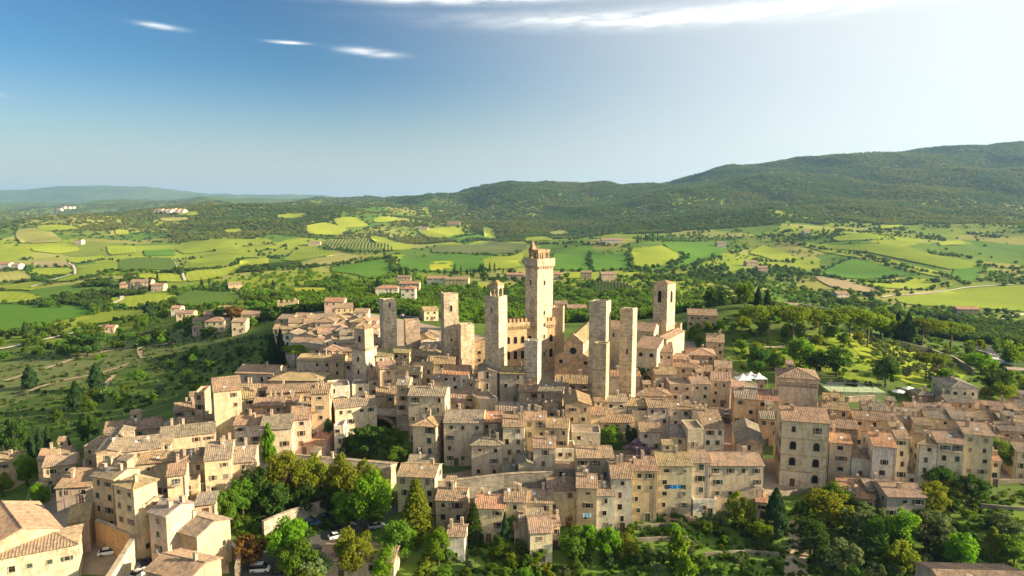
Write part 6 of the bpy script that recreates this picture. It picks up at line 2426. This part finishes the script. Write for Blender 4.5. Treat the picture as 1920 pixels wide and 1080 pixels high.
thicket('undergrowth', 'darker bushes on the fortress park slope', [PARK], 'oak', 900, (1.0, 3.4))
thicket('undergrowth', 'leafy belt of trees behind the town', [RIM], 'oak2', 3200, (2.0, 6.5))
thicket('undergrowth', 'darker trees in the belt behind the town', [RIM], 'dark', 600, (2.0, 7.0))
thicket('undergrowth', 'brighter trees in the belt behind the town, sunlight put into leaf colour', [RIM], 'bright', 1500, (1.5, 5.0))  # sunlit highlights of the belt carried by the brighter leaf colour

# ------------------------------------------------------------------ walls, courts, cars and small things
def stone_wall(name, pts, hgt, thick, col, label, mat='stone', foot=1.2, top_px=False, coping=True, cat='wall'):
    """free-standing wall along world points; pts are feet (z from the ground) or top points when top_px"""
    root = empty(name, (pts[0].x, pts[0].y, Hs(pts[0].x, pts[0].y)))
    tag(root, label, cat)
    o = root.location.copy()
    mb, cp = MB(), MB()
    fine = []
    for a, b in zip(pts[:-1], pts[1:]):
        n = max(1, int((b - a).length / 4))
        fine += [a.lerp(b, i / n) for i in range(n)]
    fine.append(pts[-1])
    for i in range(len(fine) - 1):
        a, b = fine[i], fine[i + 1]
        t = Vector((b.x - a.x, b.y - a.y, 0)).normalized(); n = Vector((-t.y, t.x, 0)) * thick / 2
        za, zb = (a.z, b.z) if top_px else (Hs(a.x, a.y) + hgt, Hs(b.x, b.y) + hgt)
        ga, gb = Hs(a.x, a.y) - foot, Hs(b.x, b.y) - foot
        q = []
        for p, z, g_ in ((a, za, ga), (b, zb, gb)):
            for s in (-1, 1):
                q += [(p.x + n.x * s - o.x, p.y + n.y * s - o.y, g_ - o.z), (p.x + n.x * s - o.x, p.y + n.y * s - o.y, z - o.z)]
        mb.add(q, [(0, 4, 5, 1), (2, 3, 7, 6), (1, 5, 7, 3), (0, 1, 3, 2), (4, 6, 7, 5)])
        if coping:
            n2 = n * (1 + 0.16 / thick)
            q = []
            for p, z in ((a, za), (b, zb)):
                for s in (-1, 1):
                    q += [(p.x + n2.x * s - o.x, p.y + n2.y * s - o.y, z - o.z + .004), (p.x + n2.x * s - o.x, p.y + n2.y * s - o.y, z - o.z + 0.16)]
            cp.add(q, [(0, 4, 5, 1), (2, 3, 7, 6), (1, 5, 7, 3), (0, 2, 6, 4), (0, 1, 3, 2), (4, 6, 7, 5)])
    obj('masonry', mb.mesh('masonry', M[mat]), root, (0, 0, 0), 0, col)
    if coping:
        obj('coping', cp.mesh('coping', M['stone']), root, (0, 0, 0), 0, (0.42, 0.37, 0.29))
    return root


def tops(*v):
    """top points from (px, py, distance) triples"""
    return [at(v[i], v[i + 1], v[i + 2]) for i in range(0, len(v), 3)]


GREY = (0.38, 0.36, 0.32)
stone_wall('terrace_wall', tops(812, 902, 172, 870, 898, 173, 945, 889, 174, 990, 886, 174, 1036, 884, 174), 6, 1.0, GREY, 'tall grey stone terrace wall below the middle block of houses', top_px=True)
stone_wall('retaining_wall', casts(494, 1010, 535, 992, 580, 976, 628, 964), 4.2, 0.8, GREY, 'grey retaining wall behind the parked cars under the golden grove')
stone_wall('retaining_wall', casts(432, 1040, 452, 1058, 445, 1090), 3.0, 0.8, (0.40, 0.33, 0.25), 'low tan wall at the road bend by the russet tree')
# walled courtyard at the sunlit corner
cw = [cast(181, 975, 6.5), cast(253, 1003, 6.5), cast(203, 1082, 6.5)]
stone_wall('courtyard_wall', cw[:2], 6, 0.8, (0.60, 0.36, 0.16), 'orange inner wall of the courtyard with arches', 'plaster', top_px=True)
stone_wall('courtyard_wall', cw[1:], 6, 0.9, (0.62, 0.55, 0.42), 'sunlit outer wall of the courtyard facing the street', 'plaster', top_px=True)
# fortress, grove and garden walls
stone_wall('fortress_wall', casts(1345, 572, 1380, 566, 1440, 572, 1500, 578, 1555, 588), 4.5, 1.4, (0.33, 0.29, 0.23), 'ruined fortress wall above the park')
stone_wall('grove_wall', casts(1690, 652, 1740, 664, 1790, 682, 1825, 705), 3.0, 0.8, (0.36, 0.33, 0.27), 'stone wall along the upper edge of the olive grove')
stone_wall('court_wall', casts(1538, 752, 1590, 754, 1640, 752), 2.0, 0.6, (0.40, 0.35, 0.28), 'low stone wall below the tennis court')
for lab, v in (('dry-stone garden wall below the terrace houses with laundry', (1195, 992, 1240, 990, 1275, 988)), ('dry-stone garden wall in the middle of the lower gardens', (1185, 1018, 1235, 1015, 1290, 1014)),
               ('low wall below the right-hand lawn strip', (1838, 952, 1880, 956, 1960, 962)), ('pale wall under the tall cream house on the right', (1780, 905, 1860, 906, 1960, 906)),
               ('mossy wall on the bottom garden slope', (1320, 1045, 1400, 1040, 1460, 1045)), ('stone wall below the palazzo gardens', (1436, 935, 1500, 925, 1575, 915))):
    stone_wall('garden_wall', casts(*v), 1.2, 0.45, (0.27, 0.25, 0.20), lab, coping=False)
patch('garden_lawn', 'lawn', 0.12, 1835, 915, 1900, 912, 1965, 915, 1965, 945, 1840, 942)
patch('garden_lawn', 'lawn', 0.12, 1190, 1000, 1270, 995, 1275, 1012, 1190, 1018)
patch('garden_path', 'dirt', 0.14, 1478, 980, 1506, 980, 1520, 1090, 1470, 1090)
patch('terrace_paving', 'street', 0.16, 1240, 958, 1302, 956, 1305, 978, 1248, 980)
strip('park_path', casts(1400, 645, 1450, 652, 1490, 645, 1530, 630), 2.2, M['paleroad'], 0.25, 3)

# tennis court
M['court'] = mat_ground('court_surface', ((0.33, 0.40, 0.21), (0.38, 0.45, 0.25), (0.30, 0.37, 0.2)), 0.05, 0.4)
cz = cast(1590, 725)
tc = empty('tennis_court', (cz.x, cz.y, cz.z), R(-4))
tag(tc, 'pale green tennis court with high fence posts behind the tower block', 'tennis court')
mb = MB(); mb.box(-10, 10, -9, 12, -3.0, 0.35); obj('slab', mb.mesh('slab', M['court']), tc)
mb = MB()
for x in (-7.5, 7.5): mb.box(x - 0.08, x + 0.08, -8, 11, 0.354, 0.362)
for y in (-8, -3, 1.5, 6, 11): mb.box(-7.4, 7.4, y - 0.08, y + 0.08, 0.358, 0.366)
obj('court_lines', mb.mesh('court_lines', M['white']), tc)
mb = MB(); mb.box(-7.5, 7.5, 1.47, 1.53, 0.4, 1.3); obj('net', mb.mesh('net', M['metal']), tc)
for i in range(5):
    for y in (-9, 12):
        mb = MB(); x = -10 + i * 5; mb.tube([(x, y, 0), (x, y, 5.0)], [0.07, 0.06], 6); obj('fence_post', mb.mesh('fence_post', M['metal']), tc)
mb = MB()
for z in (1.2, 2.4, 3.6, 4.9):
    for y in (-9, 12): mb.box(-10, 10, y - 0.02, y + 0.02, z, z + 0.04)
    for x in (-10, 10): mb.box(x - 0.02, x + 0.02, -9, 12, z + .002, z + 0.042)
obj('fence_wires', mb.mesh('fence_wires', M['metal']), tc)

# white marquee tents
for i, (px, py, w, lab) in enumerate(((1393, 706, 2.6, 'leftmost'), (1408, 702, 3.0, 'middle'), (1423, 704, 2.4, 'rightmost'))):
    P = cast(px, py + 4, 9.5)
    t = empty('tent', (P.x, P.y, P.z - 2.4)); tag(t, f'{lab} peaked white tent beyond the roofs by the brick street', 'tent', 'white tents')
    mb = MB(); mb.add([(-w, -w, 2.4), (w, -w, 2.4), (w, w, 2.4), (-w, w, 2.4), (0, 0, 4.4), (-w * .45, -w * .45, 3.0), (w * .45, -w * .45, 3.0), (w * .45, w * .45, 3.0), (-w * .45, w * .45, 3.0)],
                      [(0, 1, 6, 5), (1, 2, 7, 6), (2, 3, 8, 7), (3, 0, 5, 8), (5, 6, 4), (6, 7, 4), (7, 8, 4), (8, 5, 4)])
    obj('canopy', mb.mesh('canopy', M['white']), t)
    for sx in (-1, 1):
        for sy in (-1, 1):
            mb = MB(); mb.tube([(sx * (w - .1), sy * (w - .1), -9), (sx * (w - .1), sy * (w - .1), 2.42)], [0.06, 0.06], 5); obj('pole', mb.mesh('pole', M['metal']), t)

# cafe parasols
PAR = [(1684, 738, 'cafe parasol left end'), (1702, 732, 'cafe parasol behind the hedge'), (1722, 736, 'wide white cafe parasol'), (1737, 742, 'cafe parasol nearest the white villa')]
for i, (px, py, lab) in enumerate(PAR):
    P = cast(px, py + 8)
    t = empty('parasol', P); tag(t, f'white {lab} by the tennis court'.replace('white wide white', 'wide white'), 'parasol', 'cafe parasols')
    mb = MB(); r = 2.3
    vs = [(r * math.cos(k * math.pi / 4), r * math.sin(k * math.pi / 4), 2.5) for k in range(8)] + [(0, 0, 3.3)] + [(r * math.cos(k * math.pi / 4), r * math.sin(k * math.pi / 4), 2.25) for k in range(8)]
    mb.add(vs, [(k, (k + 1) % 8, 8) for k in range(8)] + [(9 + k, 9 + (k + 1) % 8, (k + 1) % 8, k) for k in range(8)])
    obj('canopy', mb.mesh('canopy', M['white']), t)
    mb = MB(); mb.tube([(0, 0, -0.3), (0, 0, 3.28)], [0.05, 0.05], 6); obj('pole', mb.mesh('pole', M['metal']), t)

# brick garden arch in the sunken garden
P = cast(712, 806)
t = empty('garden_vault', P, R(-10)); tag(t, 'wide dark brick vault opening onto the sunken garden', 'arch')
mb = MB()
r = 4.6
for j in range(12):
    a0, a1 = math.pi * j / 12, math.pi * (j + 1) / 12
    q = [(r * math.cos(a0), r * .8 * math.sin(a0)), (r * math.cos(a1), r * .8 * math.sin(a1)), ((r + 1.0) * math.cos(a1), (r + 1.0) * .8 * math.sin(a1)), ((r + 1.0) * math.cos(a0), (r + 1.0) * .8 * math.sin(a0))]
    mb.add([(x, 0, z) for x, z in q] + [(x, 7, z) for x, z in q], [(0, 1, 2, 3), (0, 4, 5, 1), (3, 2, 6, 7), (7, 6, 5, 4)])
mb.box(-6.5, 6.5, 7.0, 7.6, -1.5, 5.2)
obj('vault', mb.mesh('vault', M['stone']), t, (0, 0, 0), 0, (0.32, 0.24, 0.19))
mb = MB(); mb.box(-8.5, -5.5, 0.3, 7, -1.5, 5.0); mb.box(5.5, 9.5, 0.3, 7, -1.5, 5.0); mb.box(-5.52, 5.52, 0.5, 7, 4.5, 5.02); obj('abutments', mb.mesh('abutments', M['stone']), t, (0, 0, 0), 0, (0.42, 0.39, 0.35))

# laundry under the terrace windows
for px0, px1, py, d, cols_, lab in ((1246, 1286, 909, 164.0, [(0.03, 0.04, 0.09), (0.05, 0.2, 0.5), (0.04, 0.3, 0.62), (0.03, 0.04, 0.07)], 'line of blue and navy washing under the terrace windows'),
                                    (1092, 1110, 962, 154.4, [(0.5, 0.6, 0.7), (0.3, 0.55, 0.75), (0.6, 0.62, 0.62)], 'pale blue washing hung low on the ochre striped house'),
                                    (966, 974, 814, 183.6, [(0.75, 0.75, 0.74), (0.72, 0.72, 0.72)], 'white washing hung under a window of the middle block')):
    a, b = at(px0, py, d), at(px1, py, d)
    t = empty('washing_line', a); tag(t, lab, 'washing line')
    mb = MB(); mb.tube([(0, 0, 0), (b.x - a.x, b.y - a.y, b.z - a.z)], [0.03, 0.03], 4); obj('line', mb.mesh('line', M['metal']), t)
    n = len(cols_)
    for i, c in enumerate(cols_):
        mb = MB(); w = (b.x - a.x) / n
        z = (b.z - a.z) * (i + .5) / n
        x0 = w * i + 0.03
        vs, fs = [], []
        for k in range(6):
            vs += [(x0 + (w - .06) * k / 5, 0.05 * math.sin(k * 2.1), z), (x0 + (w - .06) * k / 5, 0.10 * math.sin(k * 2.1 + 1), z - rng.uniform(0.9, 1.2))]
        fs = [(2 * k, 2 * k + 2, 2 * k + 3, 2 * k + 1) for k in range(5)]
        mb.add(vs, fs); obj('cloth', mb.mesh('cloth', M['paint']), t, (0, 0, 0), 0, c)

# street lamps
for px, py, h, lab in ((122, 962, 8.0, 'tall thin pole behind the sunlit courtyard buildings'), (340, 1078, 5, 'lamp post on the street corner below the lit gabled house'), (1500, 900, 5, 'lamp post at the foot of the palazzo')):
    P = cast(px, py)
    t = empty('street_lamp', P); tag(t, lab, 'street lamp')
    mb = MB(); mb.tube([(0, 0, -0.3), (0, 0, h)], [0.09, 0.05], 7); mb.tube([(0, 0, h), (0.5, 0, h + .15), (0.9, 0, h + .05)], [0.04, 0.04, 0.03], 5); obj('post', mb.mesh('post', M['metal']), t)
    mb = MB(); mb.tube([(0.9, 0, h + .08), (0.9, 0, h - .02), (0.9, 0, h - .22)], [0.08, 0.22, 0.16], 8); obj('lamp_head', mb.mesh('lamp_head', M['metal']), t)

# ---- cars
M['tyre'] = mat_plain('tyre_rubber', (0.02, 0.02, 0.02), 0.85, 0.2)
M['lamp'] = mat_plain('lamp_glass', (0.6, 0.6, 0.58), 0.2, 0.5)
g_ = NG('car_paint'); oi_ = g_.node('ShaderNodeObjectInfo'); M['car'] = g_.surf(oi_.outputs['Color'], 0.28, None, 0.5)


def loft(mb, secs, m=0):
    """sections along x: (x, halfwidth, z0, z1, topinset)"""
    vs = []
    for x, w, z0, z1, ins in secs:
        vs += [(x, -w, z0), (x, -w, (z0 + z1) * .55), (x, -w + ins, z1), (x, w - ins, z1), (x, w, (z0 + z1) * .55), (x, w, z0)]
    fs = []
    n = 6
    for i in range(len(secs) - 1):
        for k in range(n):
            fs.append((i * n + k, i * n + (k + 1) % n, (i + 1) * n + (k + 1) % n, (i + 1) * n + k))
    fs += [tuple(range(n))[::-1], tuple((len(secs) - 1) * n + k for k in range(n))]
    mb.add(vs, fs, m)


def car_meshes(van):
    b = MB()
    loft(b, [(-2.1, .72, .35, .75, .1), (-1.95, .84, .25, .92, .08), (-0.9, .86, .25, .98, .06), (0.75, .86, .25, .98, .06), (1.9, .84, .25, .88 if not van else 1.0, .1), (2.12, .7, .33, .7, .12)])
    c = MB()
    if van:
        loft(c, [(-2.0, .80, .95, 1.0, .05), (-1.95, .80, .95, 1.85, .10), (0.7, .80, .95, 1.88, .10), (1.55, .78, .95, 1.02, .08)])
    else:
        loft(c, [(-1.75, .78, .93, .98, .08), (-1.15, .78, .93, 1.42, .16), (0.25, .78, .93, 1.45, .16), (1.05, .78, .93, .99, .08)])
    r = MB()
    if van: r.box(-1.9, 0.68, -.69, .69, 1.88, 1.93)
    else: r.box(-1.1, 0.22, -.60, .60, 1.44, 1.475)
    w = MB()
    w.tube([(0, -.11, 0), (0, .11, 0)], [.32, .32], 12); w.tube([(0, -.125, 0), (0, .125, 0)], [.18, .18], 8, 1)
    h = MB(); h.box(2.0, 2.1, -.13, .13, .55, .72)
    return (b.mesh('car_body', M['car'], False), c.mesh('car_glass', M['glass']), r.mesh('car_roof', M['car']), w.mesh('car_wheel', [M['tyre'], M['metal']]), h.mesh('headlight', M['lamp']))


CARM = {False: car_meshes(False), True: car_meshes(True)}


def car(P, rz, col, label, group, van=False, parts=True):
    b, c, r, w, h = CARM[van]
    t = empty('parked_van' if van else 'parked_car', (P.x, P.y, P.z + 0.1), rz)
    tag(t, label, 'van' if van else 'car', group)
    obj('body', b, t, (0, 0, 0), 0, col); obj('windows', c, t); obj('roof', r, t, (0, 0, 0), 0, col)
    if parts:
        for x in (-1.3, 1.35):
            for y in (-.78, .78):
                obj('wheel', w, t, (x, y, .32))
        for y in (-.58, .58):
            obj('headlight', h, t, (0, y, 0))
    return t


WH, SI, DK, BL, RD = (0.7, 0.7, 0.69), (0.38, 0.39, 0.4), (0.03, 0.035, 0.045), (0.03, 0.07, 0.22), (0.3, 0.03, 0.03)
for px, py, a, col, van, lab in ((488, 1072, 5, WH, True, 'white van parked on the road at the bottom edge'), (525, 1082, 5, DK, False, 'dark car beside the white van at the bottom edge'),
                                 (608, 974, 25, DK, False, 'dark car parked along the grey retaining wall'), (584, 985, 25, BL, False, 'blue car parked at the near end of the grey wall'),
                                 (641, 996, 15, DK, True, 'dark van with pale roof on the road below the wall'), (706, 990, 22, SI, False, 'silver-blue car by the round bush on the road'),
                                 (632, 1009, 30, WH, False, 'white car half hidden behind the round golden tree'), (632, 964, 25, DK, False, 'dark car at the far end of the grey wall'),
                                 (204, 1040, 20, WH, False, 'white car parked inside the walled courtyard'), (265, 1062, 70, DK, False, 'black car in the street below the courtyard'),
                                 (262, 1080, 70, WH, False, 'white car at the bottom of the courtyard street'), (1360, 776, 88, WH, False, 'white car parked in the brick street'),
                                 (1361, 790, 88, DK, False, 'dark car parked in the brick street'), (1700, 964, 10, SI, False, 'silver car by the pale shed'), (1714, 960, 80, WH, False, 'white car by the pale shed door'),
                                 (1664, 962, 0, WH, False, 'white car at the left of the pale shed'), (1756, 905, 0, BL, False, 'blue car at the terrace foot by the golden tree'), (595, 1085, 8, SI, False, 'silver car before the low garden house')):
    car(cast(px, py), R(a), col, lab, 'cars parked around the town', van)
# the two distant car parks
patch('car_park', 'road', 0.3, 1810, 655, 1850, 648, 1895, 668, 1900, 690, 1850, 678)
patch('car_park', 'road', 0.3, 740, 585, 790, 578, 838, 590, 835, 600, 760, 598)
CP_ = []
for k in range(11):
    CP_.append((1818 + k * 6.5, 656 + k * 2.1)); CP_.append((1832 + k * 5.5, 668 + k * 1.6))
for i, (px, py) in enumerate(CP_):
    cn, cc = rng.choice([('white', WH), ('white', WH), ('silver', SI), ('black', DK), ('red', RD)])
    car(cast(px, py), R(60 + rng.uniform(-6, 6)), cc, f'small {cn} car in the car park beyond the olive grove', 'cars in the right car park', False, False)
for i in range(12):
    car(cast(748 + i * 7.2, 587 + (i % 2) * 5 + i * .2), R(70 + rng.uniform(-6, 6)), *rng.choice([(WH, 'small white car in the car park behind the lone tower'), (SI, 'small silver car in the car park behind the lone tower'), (BL, 'small blue car in the car park behind the lone tower')]), 'cars in the car park behind the towers', False, False)
# stall roofs beyond the grove at the right edge
for i, (px, py, c, lab) in enumerate(((1888, 690, (0.25, 0.3, 0.42), 'blue-grey awning by the car park at the right edge'), (1905, 702, (0.45, 0.3, 0.25), 'reddish awning by the car park at the right edge'), (1870, 682, (0.6, 0.58, 0.55), 'pale awning by the car park'))):
    P = cast(px, py)
    t = empty('market_awning', P, R(-20)); tag(t, lab, 'awning')
    mb = MB(); mb.add([(-4, -2, 2.4), (4, -2, 2.4), (4, 0, 3.2), (-4, 0, 3.2), (4, 2, 2.4), (-4, 2, 2.4)], [(0, 1, 2, 3), (3, 2, 4, 5)]); obj('canopy', mb.mesh('canopy', M['paint']), t, (0, 0, 0), 0, c)
    for sx in (-3.9, 3.9):
        for sy in (-1.9, 1.9):
            mb = MB(); mb.tube([(sx, sy, -.5), (sx, sy, 2.45)], [.05, .05], 5); obj('pole', mb.mesh('pole', M['metal']), t)

# ---- things that share a label and can still be counted: say which one, from the left
same = {}
for o in COL.objects:
    if 'label' in o.keys() and o.parent is None and 'category' in o.keys() and o.get('kind') != 'stuff':
        same.setdefault(o['label'], []).append(o)
for lab, L_ in same.items():
    if 2 <= len(L_) <= 30:
        L_.sort(key=lambda o: proj(o.location)[0])
        for i, o in enumerate(L_):
            o['label'] = f'{lab}, {ORD[i]} such from left'

# ------------------------------------------------------------------ haze
mb = MB()
mb.box(-26000, 26000, -700, 23900, -140, 640)
g = NG('haze_air')
pv = g.node('ShaderNodeVolumePrincipled')
pv.inputs['Color'].default_value = (0.36, 0.63, 1.0, 1)
pv.inputs['Density'].default_value = 0.000046
pv.inputs['Anisotropy'].default_value = 0.2
g.l.new(pv.outputs[0], g.out.inputs['Volume'])
hz = obj('haze', mb.mesh('haze', g.m))
tag(hz, 'thin blue evening haze over the valley', 'haze', kind='stuff')
